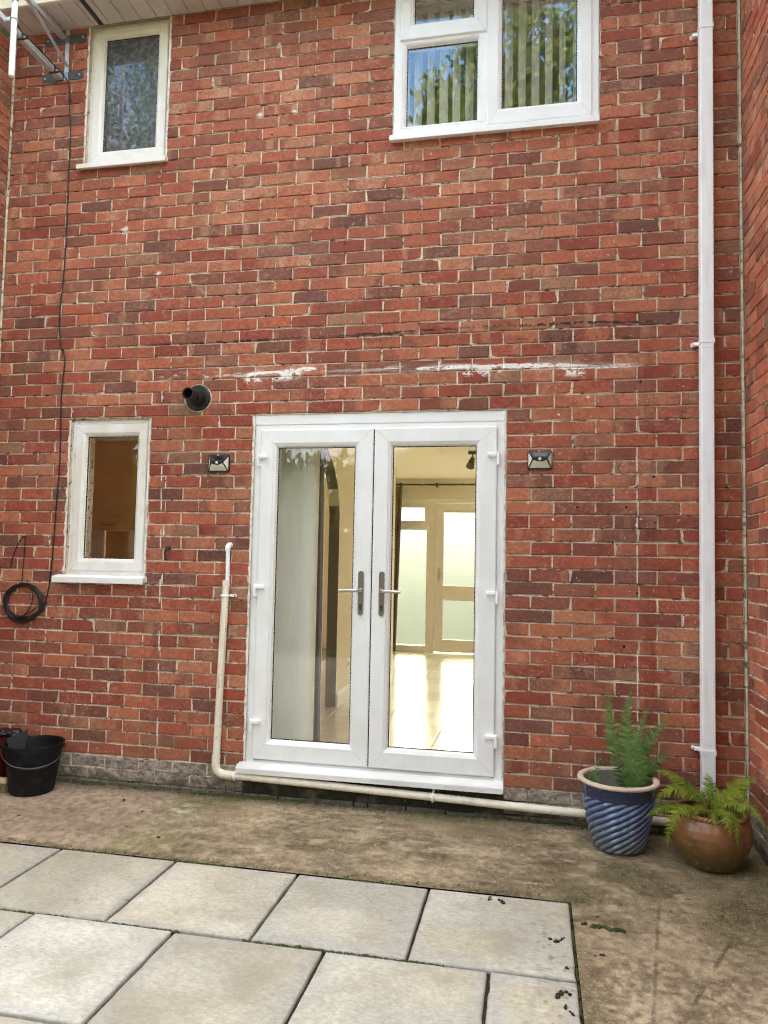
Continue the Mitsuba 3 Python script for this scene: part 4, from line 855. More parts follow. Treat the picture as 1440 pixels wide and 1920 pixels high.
for x, z, up in ((1.6575, 1.135, False), (1.755, 0.087, True), (2.924, 0.060, True)):
    if up: ring = [(x, -0.034 + 0.0245 * math.cos(t), z + 0.0245 * math.sin(t)) for t in np.linspace(0, 6.283, 17)[:-1]]; tab = cat([box(x - 0.007, x + 0.007, -0.012, -0.004, z + 0.018, z + 0.062, 0.003)]); sc = (x, z + 0.052)
    else: ring = [(x + 0.0245 * math.cos(t), -0.034 + 0.0245 * math.sin(t), z) for t in np.linspace(0, 6.283, 17)[:-1]]; tab = cat([box(x + 0.018, x + 0.062, -0.012, -0.004, z - 0.008, z + 0.008, 0.003), box(x - 0.035, x - 0.018, -0.020, -0.004, z - 0.008, z + 0.008, 0.003)]); sc = (x + 0.052, z)
    add(OP + '__clip', cat([tube(ring, 0.006, 8, closed=True), tab]), 'm_pipe_white', smooth=40)
    add(OP + '__screw', cyl_y(sc[0], sc[1], -0.015, -0.011, 0.004, 10, 0.001), 'm_dark_metal')
# boiler flue
FT = thing('flue_terminal', 'black round boiler flue sticking out of the wall left of the doors', 'flue')
add(FT + '__collar', cyl_y(1.424, 2.341, -0.014, 0.004, 0.082, 48, 0.008), 'm_black', smooth=40)
add(FT + '__pipe', tube([(1.424, -0.01, 2.341), (1.424, -0.075, 2.341)], 0.050, 32), 'm_black', smooth=40)
tip = [(-0.070, 0.036), (-0.075, 0.038), (-0.142, 0.038), (-0.145, 0.036), (-0.145, 0.030), (-0.110, 0.028)]
th = np.arange(32) * 2 * math.pi / 32
v = np.vstack([np.stack([1.424 + r * np.cos(th), np.full(32, y), 2.341 + r * np.sin(th)], 1) for y, r in tip])
add(FT + '__nozzle', M(v, [(i * 32 + k, i * 32 + (k + 1) % 32, (i + 1) * 32 + (k + 1) % 32, (i + 1) * 32 + k) for i in range(5) for k in range(32)]), 'm_black', smooth=40)
add(FT + '__mortar_ring', tube([(1.424 + 0.086 * math.cos(t), -0.001, 2.341 + 0.084 * math.sin(t)) for t in np.linspace(0, 6.283, 33)[:-1]], 0.0035, 6, closed=True), 'm_mortar', smooth=True)
# two solar wall lights
for cx, cz, lab in ((1.578, 1.9325, 'black solar wall light with pale lenses left of the doors'), (3.4935, 1.939, 'black solar wall light with pale lenses right of the doors')):
    S = thing('solar_light', lab, 'wall light', 'solar lights on either side of the doors')
    w, h = 0.068, 0.052
    body = wall_prism(sg.box(cx - w + 0.008, cz - h + 0.008, cx + w - 0.008, cz + h - 0.008).buffer(0.008, 4), -0.014, 0.0)
    # a shallow hipped housing: outer rim, inner lens faces
    def P(u, vv, y): return (cx + u * w, y, cz + vv * h)
    hood = M([P(-.96, .96, -.014), P(.96, .96, -.014), P(.56, .22, -.044), P(-.56, .22, -.044), P(-.5, .02, -.042), P(0, -.16, -.042), P(.5, .02, -.042)], [(0, 1, 2), (0, 2, 3), (3, 2, 6), (3, 6, 4), (4, 6, 5)])
    add(S + '__housing', cat([body, hood]), 'm_black')
    add(S + '__solar_panel', M([P(-.52, .80, -.0225), P(.52, .80, -.0225), P(.50, .36, -.0400), P(-.50, .36, -.0400)], [(0, 1, 2, 3)]), 'm_solar')
    nx = 9; top = [P(-.52 + 1.04 * i / (nx - 1), -.02 - .20 * (1 - (2 * i / (nx - 1) - 1) ** 2), -.0405) for i in range(nx)]; bot = [P(-.86 + 1.72 * i / (nx - 1), -.84, -.0155) for i in range(nx)]
    add(S + '__lens', M(top + bot, [(i, i + 1, nx + i + 1, nx + i) for i in range(nx - 1)]), 'm_lens')
    for s in (-1, 1): add(S + '__side_lens', M([P(s * .93, .82, -.015), P(s * .62, .10, -.041), P(s * .93, -.76, -.015)], [(0, 1, 2)]), 'm_lens')
    add(S + '__rib', cat([tube([P(s * .56, .10, -.043), P(s * .90, -.86, -.0155)], 0.0032, 6) for s in (-1, 1)]), 'm_black')
    dome = trimesh.creation.icosphere(2, 0.0095); dome.apply_translation((cx, -.043, cz + 0.002)); add(S + '__sensor', dome, 'm_lens', smooth=True)
    add(S + '__screw', cyl_y(cx - 0.004, cz + h - 0.001, -0.020, -0.010, 0.005, 12, 0.001), 'm_screw')
# aerial bracket, mast and cable
AB = thing('aerial_bracket', 'grey galvanised aerial bracket bolted under the soffit at upper left', 'bracket')
add(AB + '__wall_plate', cat([wall_prism(sg.Polygon([(0.225, 4.502), (0.51, 4.502), (0.525, 4.514), (0.525, 4.534), (0.51, 4.556), (0.225, 4.556)]), -0.006, -0.001)]), 'm_plate_dark')
add(AB + '__wall_plate', wall_prism(sg.box(0.235, 4.755, 0.530, 4.812), -0.006, -0.001), 'm_plate_dark')
def angle_bar(a, b, s=0.032, t=0.004, side=(1, 0, 0)):
    a, b = np.array(a, float), np.array(b, float); d = (b - a) / np.linalg.norm(b - a); u = np.array(side, float); u -= d * (u @ d); u /= np.linalg.norm(u); w = np.cross(d, u)
    def bar(p, q, r, o): 
        vv = np.array([(i, j, k) for i in (0, 1) for j in (0, 1) for k in (0, 1)], float)
        return trimesh.convex.convex_hull(np.array([a + (b - a) * i + o[0] * u + o[1] * w + u * p * j + w * q * k for i, j, k in vv]))
    return cat([bar(s, t, 0, (0, 0)), bar(t, s, 0, (0, 0))])
add(AB + '__upright', angle_bar((0.385, -0.006, 4.50), (0.385, -0.006, 4.855), 0.030), 'm_galvanised')
add(AB + '__arm', angle_bar((0.372, -0.006, 4.508), (0.372, -0.640, 4.508), 0.036, 0.004, (0, 0, 1)), 'm_galvanised')
add(AB + '__arm', angle_bar((0.385, -0.006, 4.782), (0.385, -0.60, 4.776), 0.028, 0.004, (0, 0, 1)), 'm_galvanised')
add(AB + '__brace', angle_bar((0.408, -0.020, 4.582), (0.408, -0.555, 4.790), 0.020, 0.004), 'm_galvanised')
add(AB + '__strap', cat([m for y in (-0.085, -0.40) for m in (box(0.334, 0.410, y - 0.007, y + 0.007, 4.5045, 4.5075), box(0.3725, 0.3755, y - 0.007, y + 0.007, 4.5076, 4.546))]), 'm_gasket')
add(AB + '__clamp', cat([tube([(0.418 + 0.022 * math.cos(t), -0.530 + 0.022 * math.sin(t), 4.528) for t in np.linspace(0, 6.283, 17)[:-1]], 0.0035, 6, closed=True), box(0.372, 0.40, -0.545, -0.512, 4.515, 4.54, 0.003)]), 'm_galvanised')
add(AB + '__bolt', cat([cyl_y(x, z, -0.012, -0.006, 0.007, 6, 0.001) for x, z in ((0.245, 4.525), (0.50, 4.528), (0.255, 4.785), (0.515, 4.785))]), 'm_galvanised')
AM = thing('aerial_mast', 'white tubular aerial mast clamped to the bracket by the soffit', 'mast')
mp = np.array([(0.418, -0.530, z) for z in (4.178, 4.5, 5.0, 5.9)])
add(AM + '__pole', cat([tube(mp, 0.0165, 18, caps=False), tube([(0.418, -0.530, 4.182), (0.418, -0.53, 4.186)], 0.0150, 18)]), 'm_pipe_white', smooth=40)
add(AM + '__tape', tube([(0.418, -0.530, 4.638), (0.418, -0.530, 4.655)], 0.0175, 18, caps=False), 'm_dark_metal', smooth=40)
CB = thing('aerial_cable', 'black aerial cable hanging down the wall into a coil at left', 'cable')
way = [(0.425, -0.545, 5.0), (0.428, -0.552, 4.70), (0.40, -0.50, 4.545), (0.39, -0.30, 4.535), (0.40, -0.08, 4.52), (0.420, -0.014, 4.49), (0.434, -0.007, 4.40), (0.447, -0.007, 4.237), (0.455, -0.007, 3.838), (0.457, -0.007, 3.586), (0.452, -0.007, 3.158), (0.451, -0.007, 2.735), (0.462, -0.007, 2.695), (0.478, -0.007, 2.665), (0.486, -0.007, 2.52), (0.489, -0.007, 2.006), (0.480, -0.008, 1.664), (0.466, -0.009, 1.291), (0.447, -0.010, 1.110), (0.415, -0.012, 1.012), (0.365, -0.014, 0.955), (0.29, -0.016, 0.928)]
add(CB + '__lead', tube(smooth_path(way, 7), 0.0040, 8), 'm_cable', smooth=True)
turns = []
for k in range(9):
    a = np.linspace(0, 2 * math.pi, 41)[:-1]; rr = np.random.default_rng(100 + k)
    cx, cz = 0.281 + rr.normal(0, 0.006), 1.052 + rr.normal(0, 0.006); ra, rb = 0.136 - 0.006 * (k % 4) + rr.normal(0, 0.004), 0.118 - 0.005 * (k % 3) + rr.normal(0, 0.004); ph = rr.uniform(0, 6.28)
    turns.append(tube(np.stack([cx + ra * np.cos(a) + 0.004 * np.sin(3 * a + ph), -0.012 - 0.0035 * (k % 4) - 0.003 * np.sin(2 * a + ph), cz + rb * np.sin(a) + 0.004 * np.cos(2 * a + ph)], 1), 0.0040, 7, closed=True))
turns.append(tube(smooth_path([(0.30, -0.022, 1.165), (0.345, -0.024, 1.13), (0.348, -0.024, 1.05), (0.30, -0.024, 0.975), (0.22, -0.022, 0.945)], 6), 0.0040, 7))
turns.append(tube(smooth_path([(0.39, -0.024, 1.03), (0.33, -0.026, 0.985), (0.26, -0.024, 0.960), (0.19, -0.022, 0.965)], 6), 0.0040, 7))
add(CB + '__coil', cat(turns), 'm_cable', smooth=True)
add(CB + '__tie', cat([tube(smooth_path([(0.268, -0.014, 1.481), (0.270, -0.012, 1.40), (0.266, -0.012, 1.28), (0.268, -0.020, 1.175)], 6), 0.0032, 7), tube(smooth_path([(0.266, -0.014, 1.481), (0.225, -0.010, 1.43), (0.185, -0.009, 1.34), (0.172, -0.010, 1.27)], 6), 0.0032, 7)]), 'm_cable', smooth=True)
add(CB + '__nail', cyl_y(0.267, 1.483, -0.024, 0.0, 0.0075, 14, 0.002), 'm_screw', smooth=40)
add(CB + '__cable_clip', cat([box(x - 0.008, x + 0.008, -0.013, 0.0, z - 0.004, z + 0.004, 0.002) for x, z in ((0.437, 4.36), (0.456, 3.70), (0.470, 2.68))]), 'm_cable')
# odd ironwork left in the wall
add('wall_hook', cat([tube(smooth_path([(1.187, 0.004, 2.392), (1.187, -0.012, 2.388), (1.186, -0.014, 2.35), (1.184, -0.012, 2.322)], 5), 0.0040, 8), box(1.180, 1.195, -0.018, -0.004, 2.335, 2.358, 0.003)]), 'm_screw', 'small rusty metal hook in the wall left of the round flue', 'hook', smooth=40)
add('wall_bracket', cat([cyl_y(1.266, 1.414, -0.016, 0.002, 0.010, 14), tube(smooth_path([(1.266, -0.012, 1.414), (1.252, -0.018, 1.405), (1.249, -0.02, 1.37), (1.258, -0.016, 1.338)], 5), 0.0055, 8)]), 'm_dark_metal', 'small dark iron hook in the wall beside the top of the waste pipe', 'hook', smooth=40)
add('wall_screw', cyl_y(0.563, 2.275, -0.012, 0.002, 0.007, 12, 0.002), 'm_screw', 'single pale screw head above the small kitchen window', 'screw', smooth=40)

# ------------------------------------------------------------------ pots and ferns
def gz(x, y): return float(zc(np.array(x), np.array(y)))
bx, by = 3.885, -0.250; b0 = gz(bx, by) + 0.001
BP = thing('plant_pot', 'blue glazed pot with spiral ridges holding the tall fern', 'plant pot')
NT, NZ, NR = 340, 60, 17
prof = np.array([(0.100, 0.0), (0.118, 0.012), (0.133, 0.05), (0.150, 0.12), (0.163, 0.19), (0.170, 0.245), (0.172, 0.265)])
zz = np.linspace(0, 0.265, NZ); rr = np.interp(zz, prof[:, 1], prof[:, 0]); th = np.arange(NT) * 2 * math.pi / NT
TH, ZZ = np.meshgrid(th, zz); ph = 0.5 + 0.5 * np.cos(NR * (TH - ZZ / (0.577 * 0.155))); ph = ph ** 0.75
RR = np.interp(ZZ, prof[:, 1], prof[:, 0]) + 0.0085 * (ph - 0.5) * np.clip(ZZ / 0.02, 0, 1) * np.clip((0.267 - ZZ) / 0.02, 0, 1)
v = np.stack([bx + RR * np.cos(TH), by + RR * np.sin(TH), b0 + ZZ], -1).reshape(-1, 3); i, j = np.meshgrid(np.arange(NZ - 1), np.arange(NT), indexing='ij')
f = np.stack([i * NT + j, i * NT + (j + 1) % NT, (i + 1) * NT + (j + 1) % NT, (i + 1) * NT + j], -1).reshape(-1, 4)
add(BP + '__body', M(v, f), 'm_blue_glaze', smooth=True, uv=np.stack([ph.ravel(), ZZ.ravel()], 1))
band = [(0.170, 0.262), (0.176, 0.266), (0.174, 0.272), (0.178, 0.29), (0.186, 0.318), (0.193, 0.328)]
mb = lathe(band, (bx, by, b0), 72); add(BP + '__collar', mb, 'm_blue_glaze', smooth=True, uv=np.tile([0.20, 0.5], (len(mb.vertices), 1)))
add(BP + '__rim', lathe([(0.192, 0.327), (0.198, 0.333), (0.198, 0.340), (0.193, 0.345), (0.176, 0.346), (0.170, 0.342), (0.168, 0.334)], (bx, by, b0), 72), 'm_bisque', smooth=True, label='unglazed pale rim of the blue pot')
add(BP + '__inside', lathe([(0.169, 0.336), (0.166, 0.30), (0.160, 0.24), (0.157, 0.20)], (bx, by, b0), 48), 'm_grey_clay', smooth=True)
soil = lathe([(0.160, 0.215), (0.12, 0.222), (0.07, 0.228), (0.001, 0.231)], (bx, by, b0), 40); soil.vertices[:, 2] += 0.008 * (meshkit.fbm(soil.vertices * 25, 3, 3) - 0.5)
add(BP + '__soil', soil, 'm_soil', smooth=True)
tx, ty = 4.300, -0.345; t0 = gz(tx, ty) + 0.001
TP = thing('plant_pot', 'round brown terracotta pot holding the spreading lime green fern', 'plant pot')
tprof = [(0.100, 0.0), (0.118, 0.008), (0.140, 0.04), (0.163, 0.085), (0.178, 0.130), (0.183, 0.165), (0.180, 0.195), (0.170, 0.222), (0.160, 0.240), (0.158, 0.247)]
zi = np.linspace(0, 0.247, 40); ri = np.interp(zi, [p[1] for p in tprof], [p[0] for p in tprof])
def crease(th, i):
    z = zi[i]; k = np.exp(-((z - 0.10) / 0.075) ** 2); a = np.mod(th + math.pi, 2 * math.pi) - math.pi
    g = lambda c, w: np.exp(-((a - c) / w) ** 2)
    return 1 + 0.040 * k * (g(-1.02, 0.07) + 0.8 * g(-0.72, 0.10) - 0.7 * g(-0.87, 0.06)) + 0.02 * np.exp(-((z - 0.07) / 0.015) ** 2) * g(-1.32, 0.16)
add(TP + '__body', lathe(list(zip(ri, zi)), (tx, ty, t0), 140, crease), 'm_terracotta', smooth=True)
tt = np.linspace(0, 2 * math.pi, 241)[:-1]; rope = []
for s in (0, math.pi): rope.append(tube(np.stack([tx + (0.157 + 0.006 * np.cos(26 * tt + s)) * np.cos(tt), ty + (0.157 + 0.006 * np.cos(26 * tt + s)) * np.sin(tt), t0 + 0.249 + 0.006 * np.sin(26 * tt + s)], 1), 0.0075, 7, closed=True))
add(TP + '__rope_rim', cat(rope), 'm_terracotta', smooth=True)
add(TP + '__inside', lathe([(0.152, 0.25), (0.150, 0.20), (0.155, 0.16)], (tx, ty, t0), 48), 'm_terracotta', smooth=True)
soil = lathe([(0.155, 0.185), (0.10, 0.195), (0.05, 0.20), (0.001, 0.203)], (tx, ty, t0), 40); soil.vertices[:, 2] += 0.008 * (meshkit.fbm(soil.vertices * 25, 3, 4) - 0.5)
add(TP + '__soil', soil, 'm_soil', smooth=True)

def frond(path, length_scale, seed, face, start=0.16, density=34, droop=0.25, tone0=0.55, widk=0.092, open_=72):
    """A fern frond: a rachis with pairs of lobed, slightly drooping pinnae. Returns mesh and uv (uv.y = tone)."""
    r = np.random.default_rng(seed); p = smooth_path(path, 14); n = len(p); tang = np.gradient(p, axis=0); tang /= np.linalg.norm(tang, axis=1, keepdims=True)
    s = np.r_[0, np.cumsum(np.linalg.norm(np.diff(p, axis=0), axis=1))]; Ltot = s[-1]
    meshes, uvs = [], []
    st = tube(p, np.linspace(0.0030, 0.0007, n), 6); meshes.append(st); uvs.append(np.tile([0, 0.85], (len(st.vertices), 1)))
    N = int(density * Ltot / 0.35) + 4
    face = np.asarray(face, float)
    for k in range(N):
        t = start + (1 - start) * (k + 0.5) / N; at = np.array([np.interp(t * Ltot, s, p[:, c]) for c in range(3)]); d = np.array([np.interp(t * Ltot, s, tang[:, c]) for c in range(3)]); d /= np.linalg.norm(d)
        nrm = face - d * (face @ d); nrm /= np.linalg.norm(nrm); side = np.cross(d, nrm)
        u = (t - start) / (1 - start); plen = length_scale * (min(1, 0.45 + 1.9 * u) if u < 0.30 else max(0.04, (1 - u) / 0.70) ** 0.72) * r.uniform(0.88, 1.1)
        for sg_ in (-1, 1):
            ang = math.radians(r.normal(open_ - 24 * u, 5)); dirn = math.cos(ang) * d + math.sin(ang) * side * sg_
            lift = r.normal(0.05, 0.12); tone = np.clip(tone0 + r.normal(0, 0.24) + 0.15 * u, 0, 1)
            m = 11; wid = plen * widk + 0.0014; cross = np.cross(nrm, dirn); cross /= np.linalg.norm(cross); v = []
            for i in range(m):
                q = i / (m - 1); c = at + dirn * plen * q + nrm * (plen * lift * q - plen * droop * q * q) + d * plen * 0.10 * q * q
                w = wid * (1.0 - q ** 1.5) * (1.0 if i % 2 else 0.62) * (0.6 if i == 0 else 1)
                v += [c + cross * w, c + nrm * 0.10 * w, c - cross * w]
            f = []
            for i in range(m - 1):
                a = 3 * i; f += [(a, a + 1, a + 4), (a, a + 4, a + 3), (a + 1, a + 2, a + 5), (a + 1, a + 5, a + 4)]
            meshes.append(M(v, f)); uvs.append(np.tile([0, tone], (len(v), 1)))
    return cat(meshes), np.vstack(uvs)
toward = np.array([-0.1, -1.0, 0.15])
FA = thing('fern', 'tall upright dark green fern growing in the blue pot', 'fern')
s0 = b0 + 0.225
A = [  # upright fronds: path, pinna length, tone
    ([(3.925, -0.240, s0), (3.890, -0.230, s0 + 0.15), (3.858, -0.205, s0 + 0.36), (3.842, -0.170, s0 + 0.555)], 0.050, 0.62),
    ([(3.940, -0.235, s0), (3.932, -0.230, s0 + 0.16), (3.935, -0.190, s0 + 0.40), (3.974, -0.150, s0 + 0.570)], 0.050, 0.66),
    ([(3.950, -0.245, s0), (3.965, -0.235, s0 + 0.20), (3.998, -0.220, s0 + 0.365), (4.052, -0.200, s0 + 0.480)], 0.042, 0.75),
    ([(3.955, -0.235, s0), (3.995, -0.225, s0 + 0.23), (4.070, -0.200, s0 + 0.340), (4.153, -0.170, s0 + 0.440)], 0.052, 0.55),
    ([(3.945, -0.255, s0), (3.960, -0.270, s0 + 0.16), (3.945, -0.280, s0 + 0.29), (3.905, -0.290, s0 + 0.360)], 0.052, 0.85),
    ([(3.955, -0.25, s0), (3.985, -0.26, s0 + 0.14), (3.995, -0.275, s0 + 0.24), (3.975, -0.285, s0 + 0.31)], 0.044, 0.80),
    ([(3.950, -0.23, s0), (4.02, -0.21, s0 + 0.12), (4.08, -0.19, s0 + 0.20), (4.125, -0.17, s0 + 0.27)], 0.046, 0.25),
    ([(3.935, -0.23, s0), (3.960, -0.19, s0 + 0.16), (3.990, -0.16, s0 + 0.28), (4.03, -0.14, s0 + 0.36)], 0.046, 0.22),
    ([(3.930, -0.25, s0), (3.915, -0.265, s0 + 0.11), (3.880, -0.285, s0 + 0.19), (3.835, -0.300, s0 + 0.235)], 0.046, 0.55),
    ([(3.945, -0.26, s0), (3.965, -0.295, s0 + 0.12), (3.990, -0.325, s0 + 0.19), (4.020, -0.350, s0 + 0.215)], 0.046, 0.70),
    ([(3.950, -0.24, s0), (4.03, -0.235, s0 + 0.16), (4.10, -0.225, s0 + 0.22), (4.165, -0.215, s0 + 0.235)], 0.048, 0.42),
    ([(3.785, -0.285, s0 - 0.01), (3.772, -0.285, s0 + 0.12), (3.783, -0.290, s0 + 0.18), (3.806, -0.295, s0 + 0.23)], 0.032, 0.80),
    ([(3.785, -0.280, s0 - 0.01), (3.758, -0.285, s0 + 0.08), (3.745, -0.290, s0 + 0.13), (3.738, -0.295, s0 + 0.16)], 0.028, 0.20)]
for i, (path, pl, tn) in enumerate(A):
    m, uv = frond(path, pl * 1.18, 300 + i, toward + rng.normal(0, 0.12, 3), start=0.25 if i < 4 else 0.15, density=18, tone0=tn + 0.1, widk=0.135, open_=82)
    add(FA + '__frond', m, 'm_fern_green', uv=uv)
add(FA + '__dead_stalk', cat([tube(smooth_path([(3.935 + 0.01 * i, -0.25 + 0.008 * (i % 3), s0 - 0.005), (3.93 + 0.016 * i, -0.26 + 0.01 * (i % 2), s0 + 0.05), (3.915 + 0.02 * i, -0.275, s0 + 0.085)], 4), 0.0022, 6) for i in range(-3, 5)]), 'm_dry_stalk', smooth=True)
FB = thing('fern', 'low spreading lime green fern in the brown terracotta pot', 'fern')
s1 = t0 + 0.20; cx, cy = tx + 0.015, ty + 0.02
TIP = [  # the tip of each frond, its highest point between, pinna length, tone
    ((4.060, -0.250, 0.350), 0.30, 0.062, 0.50), ((4.045, -0.400, 0.235), 0.30, 0.066, 0.68), ((3.990, -0.450, 0.180), 0.22, 0.056, 0.50), ((4.064, -0.575, 0.085), 0.245, 0.054, 0.75),
    ((4.330, -0.580, 0.165), 0.25, 0.056, 0.62), ((4.490, -0.520, 0.190), 0.27, 0.054, 0.52), ((4.535, -0.270, 0.350), 0.28, 0.066, 0.66), ((4.310, -0.215, 0.345), 0.29, 0.052, 0.35),
    ((4.460, -0.400, 0.260), 0.30, 0.060, 0.80), ((4.190, -0.500, 0.205), 0.24, 0.048, 0.60), ((4.420, -0.480, 0.215), 0.27, 0.060, 0.72), ((4.180, -0.260, 0.300), 0.27, 0.054, 0.40), ((4.390, -0.320, 0.300), 0.27, 0.062, 0.70),
    ((4.270, -0.560, 0.190), 0.235, 0.042, 0.62), ((4.365, -0.560, 0.120), 0.24, 0.046, 0.50)]
for i, (tip_, peak, pl, tn) in enumerate(TIP):
    tip_ = np.array(tip_); c0 = np.array([cx, cy, s1]); d_ = tip_ - c0
    q1, q2 = c0 + d_ * 0.30, c0 + d_ * 0.68; q1[2] = s1 + (peak - s1) * 0.72; q2[2] = max(peak, tip_[2] - 0.015)
    dh = d_[:2] / (np.linalg.norm(d_[:2]) + 1e-9)
    m, uv = frond([c0 + np.array([0.015 * dh[0], 0.015 * dh[1], 0]), q1, q2, tip_], pl, 500 + i, np.array([-0.2 * dh[0], -0.2 * dh[1] - 0.55, 1.0]), start=0.28, density=20, droop=0.32, tone0=tn, widk=0.105, open_=76)
    add(FB + '__frond', m, 'm_fern_lime', uv=uv)
add(FB + '__dead_stalk', cat([tube([(cx + 0.012 * i, cy, s1 - 0.01), (cx + 0.016 * i, cy - 0.01, s1 + 0.07)], 0.002, 6) for i in (-2, 0, 1, 3)]), 'm_dry_stalk', smooth=True)

# ------------------------------------------------------------------ buckets and brush
def bucket(name, x, y, m, lab, r_top=0.165, r_bot=0.122, h=0.285, handle=True):
    z = gz(x, y) + 0.001; Bk = thing(name, lab, 'bucket')
    pr = [(0.001, 0.0), (r_bot - 0.008, 0.0), (r_bot, 0.006), (r_bot + (r_top - r_bot) * 0.80, h * 0.80), (r_top - 0.002, h * 0.885), (r_top + 0.006, h * 0.89), (r_top + 0.006, h * 0.91), (r_top, h * 0.915), (r_top + 0.001, h * 0.975), (r_top + 0.007, h * 0.98), (r_top + 0.007, h), (r_top - 0.002, h), (r_top - 0.006, h * 0.97), (r_bot - 0.004, 0.012), (0.001, 0.010)]
    add(Bk + '__body', lathe(pr, (x, y, z), 64), m, smooth=28)
    if handle:
        a0 = 3.75                         # pivot direction
        p0 = np.array([x + (r_top + 0.008) * math.cos(a0), y + (r_top + 0.008) * math.sin(a0), z + h * 0.90]); p1 = np.array([x - (r_top + 0.008) * math.cos(a0), y - (r_top + 0.008) * math.sin(a0), z + h * 0.90])
        w = []
        for t in np.linspace(0, math.pi, 15):
            ax = math.cos(t) * (r_top + 0.010); out = math.sin(t) * (r_top + 0.008); dn = math.sin(t) * 0.085
            ux, uy = math.cos(a0), math.sin(a0); ox, oy = -uy, ux
            w.append((x + ux * ax + ox * out, y + uy * ax + oy * out, z + h * 0.895 - dn))
        add(Bk + '__handle', tube(w, 0.0028, 8), 'm_steel_plate', smooth=True)
        add(Bk + '__grip', tube(w[5:10], 0.009, 10), 'm_black', smooth=40)
    return Bk
bucket('bucket', 0.545, -0.205, 'm_bucket', 'black plastic builder bucket with a wire handle standing by the wall')
bucket('bucket', 0.205, -0.190, 'm_red_bucket', 'dark red bucket at the left edge, partly behind the black one', 0.16, 0.125, 0.27, False)
add('scraper', M([(0.405, -0.13, 0.02), (0.425, -0.23, 0.10), (0.405, -0.265, 0.262), (0.455, -0.14, 0.300), (0.407, -0.128, 0.02), (0.427, -0.228, 0.10), (0.407, -0.263, 0.262), (0.457, -0.138, 0.300)], [(0, 1, 2, 3), (4, 5, 6, 7), (2, 3, 7, 6), (0, 3, 7, 4), (1, 2, 6, 5)]), 'm_plate_dark', 'grey plastic scraper blade standing inside the black bucket', 'scraper')
add('bag', cat([blob((0.265 + 0.035 * i, -0.12 + 0.01 * i, 0.258), (0.05, 0.04, 0.025), 700 + i, 2) for i in range(3)]), 'm_cable', 'black crumpled bag hanging over the rim of the red bucket', 'bag', smooth=True)
BR = thing('hand_brush', 'pale wooden hand brush standing on its bristles before the buckets', 'brush')
zb = gz(0.38, -0.27)
add(BR + '__block', box(0.285, 0.430, -0.293, -0.243, zb + 0.052, zb + 0.082, 0.008), 'm_brush_wood')
rb = np.random.default_rng(8)
add(BR + '__bristles', cat([tube([(x, y, zb + 0.053), (x + rb.normal(0, 0.004), y + rb.normal(0, 0.004), zb + 0.002)], 0.0022, 5, caps=False) for x in np.arange(0.290, 0.428, 0.007) for y in np.arange(-0.290, -0.244, 0.0075)]), 'm_bristle', smooth=True, kind='stuff')

# ------------------------------------------------------------------ the garden behind the viewer and the front garden
def limb(p0, p1, r0, r1, bend, seed):
    r = np.random.default_rng(seed); p0, p1 = np.array(p0, float), np.array(p1, float); mid = (p0 + p1) / 2 + r.normal(0, bend, 3)
    pts = smooth_path([p0, mid, p1], 6); return tube(pts, np.linspace(r0, r1, len(pts)), 9), pts
def leaves(centers, spread, count, size, seed, up=0.3):
    r = np.random.default_rng(seed); c = centers[r.integers(len(centers), size=count)] + r.normal(0, 1, (count, 3)) * spread
    d = r.normal(0, 1, (count, 3)); d[:, 2] = np.abs(d[:, 2]) + up; d /= np.linalg.norm(d, axis=1, keepdims=True); s = np.cross(d, r.normal(0, 1, (count, 3))); s /= np.linalg.norm(s, axis=1, keepdims=True)
    L_ = size * r.uniform(0.6, 1.3, (count, 1)); w = L_ * 0.24
    v = np.stack([c, c + d * L_ * 0.5 + s * w, c + d * L_, c + d * L_ * 0.5 - s * w], 1).reshape(-1, 3); k = np.arange(count) * 4
    f = np.vstack([np.stack([k, k + 1, k + 2], 1), np.stack([k, k + 2, k + 3], 1)])
    return trimesh.Trimesh(v, f, process=False), np.repeat(np.stack([np.zeros(count), r.random(count)], 1), 4, 0)
def tree(lab, x, y, plumes, trunk_r, count, size, seed, spread=0.34, group=None):
    """A many-stemmed tree: each plume is an upright leader (dx, dy, base z, top z)."""
    Tk = thing('tree', lab, 'tree', group); wood, cent = [], []
    fork = np.array([x, y, 1.4]); m, _ = limb((x, y, -0.2), fork, trunk_r * 1.25, trunk_r, 0.05, seed); wood.append(m); r = np.random.default_rng(seed)
    for i, (dx, dy, zb_, zt) in enumerate(plumes):
        m, pts = limb(fork, (x + dx, y + dy, zt), trunk_r * 0.5, 0.015, 0.25, seed + i); wood.append(m)
        for q in np.linspace(0, 1, 26):
            z = zb_ + (zt - zb_) * q; k = (z - 1.4) / (zt - 1.4); base = np.array([x + dx * k, y + dy * k, z]); rad = 0.95 * (1 - q) ** 0.7 + 0.06
            for _ in range(7):
                a, rr_ = r.uniform(0, 6.283), rad * math.sqrt(r.uniform(0.05, 1)); cent.append(base + np.array([math.cos(a) * rr_, math.sin(a) * rr_, r.normal(0, 0.15) + 0.25 * rr_]))
            if q < 0.9:
                a = r.uniform(0, 6.283); mm, _ = limb(base, base + np.array([math.cos(a) * rad, math.sin(a) * rad, 0.5 * rad + 0.2]), 0.02, 0.005, 0.06, seed + 31 * i + int(q * 50)); wood.append(mm)
    add(Tk + '__trunk', cat(wood), 'm_bark', smooth=True)
    m, uv = leaves(np.array(cent), spread * 0.6, count, size, seed + 5)
    add(Tk + '__crown', m, 'm_leaf', uv=uv)
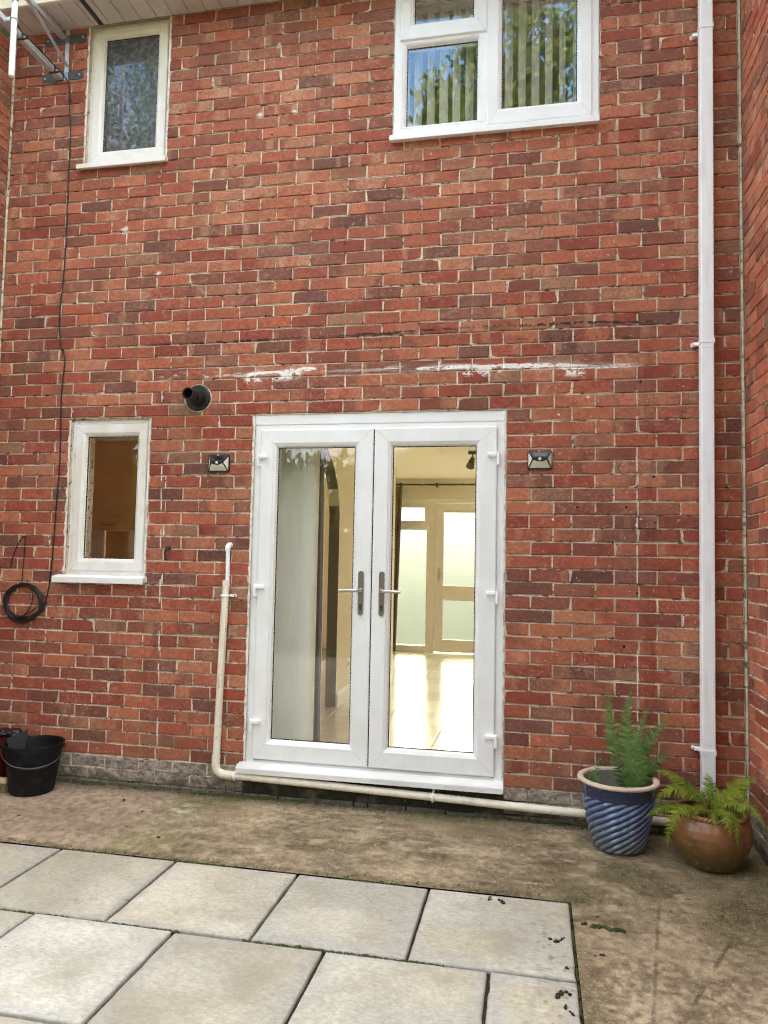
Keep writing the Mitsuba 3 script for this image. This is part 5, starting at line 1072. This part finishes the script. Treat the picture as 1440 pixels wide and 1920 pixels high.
tree('tall upright garden tree behind the viewer, mirrored in the upstairs window', 2.3, -10.0, [(-1.6, 0.3, 2.2, 9.6), (-0.9, -0.4, 2.6, 10.9), (-0.1, 0.2, 2.4, 11.4), (0.55, -0.5, 3.0, 10.6), (0.95, 0.3, 2.5, 12.1), (1.6, -0.2, 2.4, 11.9), (2.2, 0.4, 2.0, 9.8)], 0.22, 42000, 0.17, 71)
tree('bushy garden tree behind the viewer on the left', -2.6, -9.0, [(-1.2, 0, 1.2, 5.2), (-0.3, 0.5, 1.0, 6.1), (0.6, -0.2, 1.0, 6.4), (1.3, 0.2, 1.2, 5.6), (1.9, 0.6, 1.0, 4.6)], 0.16, 20000, 0.13, 73)
tree('bushy garden tree behind the viewer on the right', 7.4, -10.5, [(-1.3, 0, 1.4, 5.4), (-0.5, 0.4, 1.2, 6.3), (0.4, -0.3, 1.2, 6.0), (1.3, 0.3, 1.2, 5.2)], 0.16, 14000, 0.13, 75)
tree('tall dark garden tree far behind the viewer on the left', -6.0, -10.5, [(-1.5, 0, 2.0, 10.5), (-0.4, 0.3, 2.0, 12.5), (0.7, -0.3, 2.0, 13.0), (1.7, 0.2, 2.2, 11.8)], 0.22, 16000, 0.17, 77)
gm, guv = leaves(np.c_[rng.uniform(-7, 10, 2400), rng.uniform(-9.3, -8.5, 2400), rng.uniform(0.1, 3.1, 2400)], 0.13, 52000, 0.20, 93)
gh = thing('garden_hedge', 'tall clipped hedge standing behind the timber fence', 'hedge'); add(gh + '__leaves', gm, 'm_leaf', uv=guv)
add(gh + '__stem', cat([limb((x, -8.9, -0.2), (x + 0.1, -8.9, 2.9), 0.05, 0.012, 0.05, int(x * 10) + 600)[0] for x in np.arange(-7, 10, 1.1)]), 'm_bark', smooth=True)
FE = thing('timber_fence', 'brown timber board fence across the end of the garden', 'fence')
for i in range(60):
    x = -4.4 + 0.205 * i; add(FE + '__board', box(x, x + 0.198, -8.02, -8.0, -0.1, 1.78 + 0.006 * rng.normal(), 0.003), 'm_fence')
for i in range(6): add(FE + '__post', box(-4.4 + 2.4 * i, -4.3 + 2.4 * i, -8.13, -8.03, -0.2, 1.86, 0.005), 'm_fence')
# front garden hedge, seen as a pale blur through the frosted glass
hm, huv = leaves(np.c_[rng.uniform(-3, 8, 900), rng.uniform(12.4, 13.4, 900), rng.uniform(0.0, 2.3, 900)], 0.12, 14000, 0.12, 91)
hk = thing('garden_hedge', 'leafy green hedge in front of the house beyond the frosted glass', 'hedge'); add(hk + '__leaves', hm, 'm_leaf', uv=huv)
hw = [limb((x, 12.9, -0.2), (x + 0.1, 12.9, 2.0), 0.04, 0.012, 0.05, int(x * 10) + 400)[0] for x in np.arange(-3, 8, 0.9)]; add(hk + '__stem', cat(hw), 'm_bark', smooth=True)
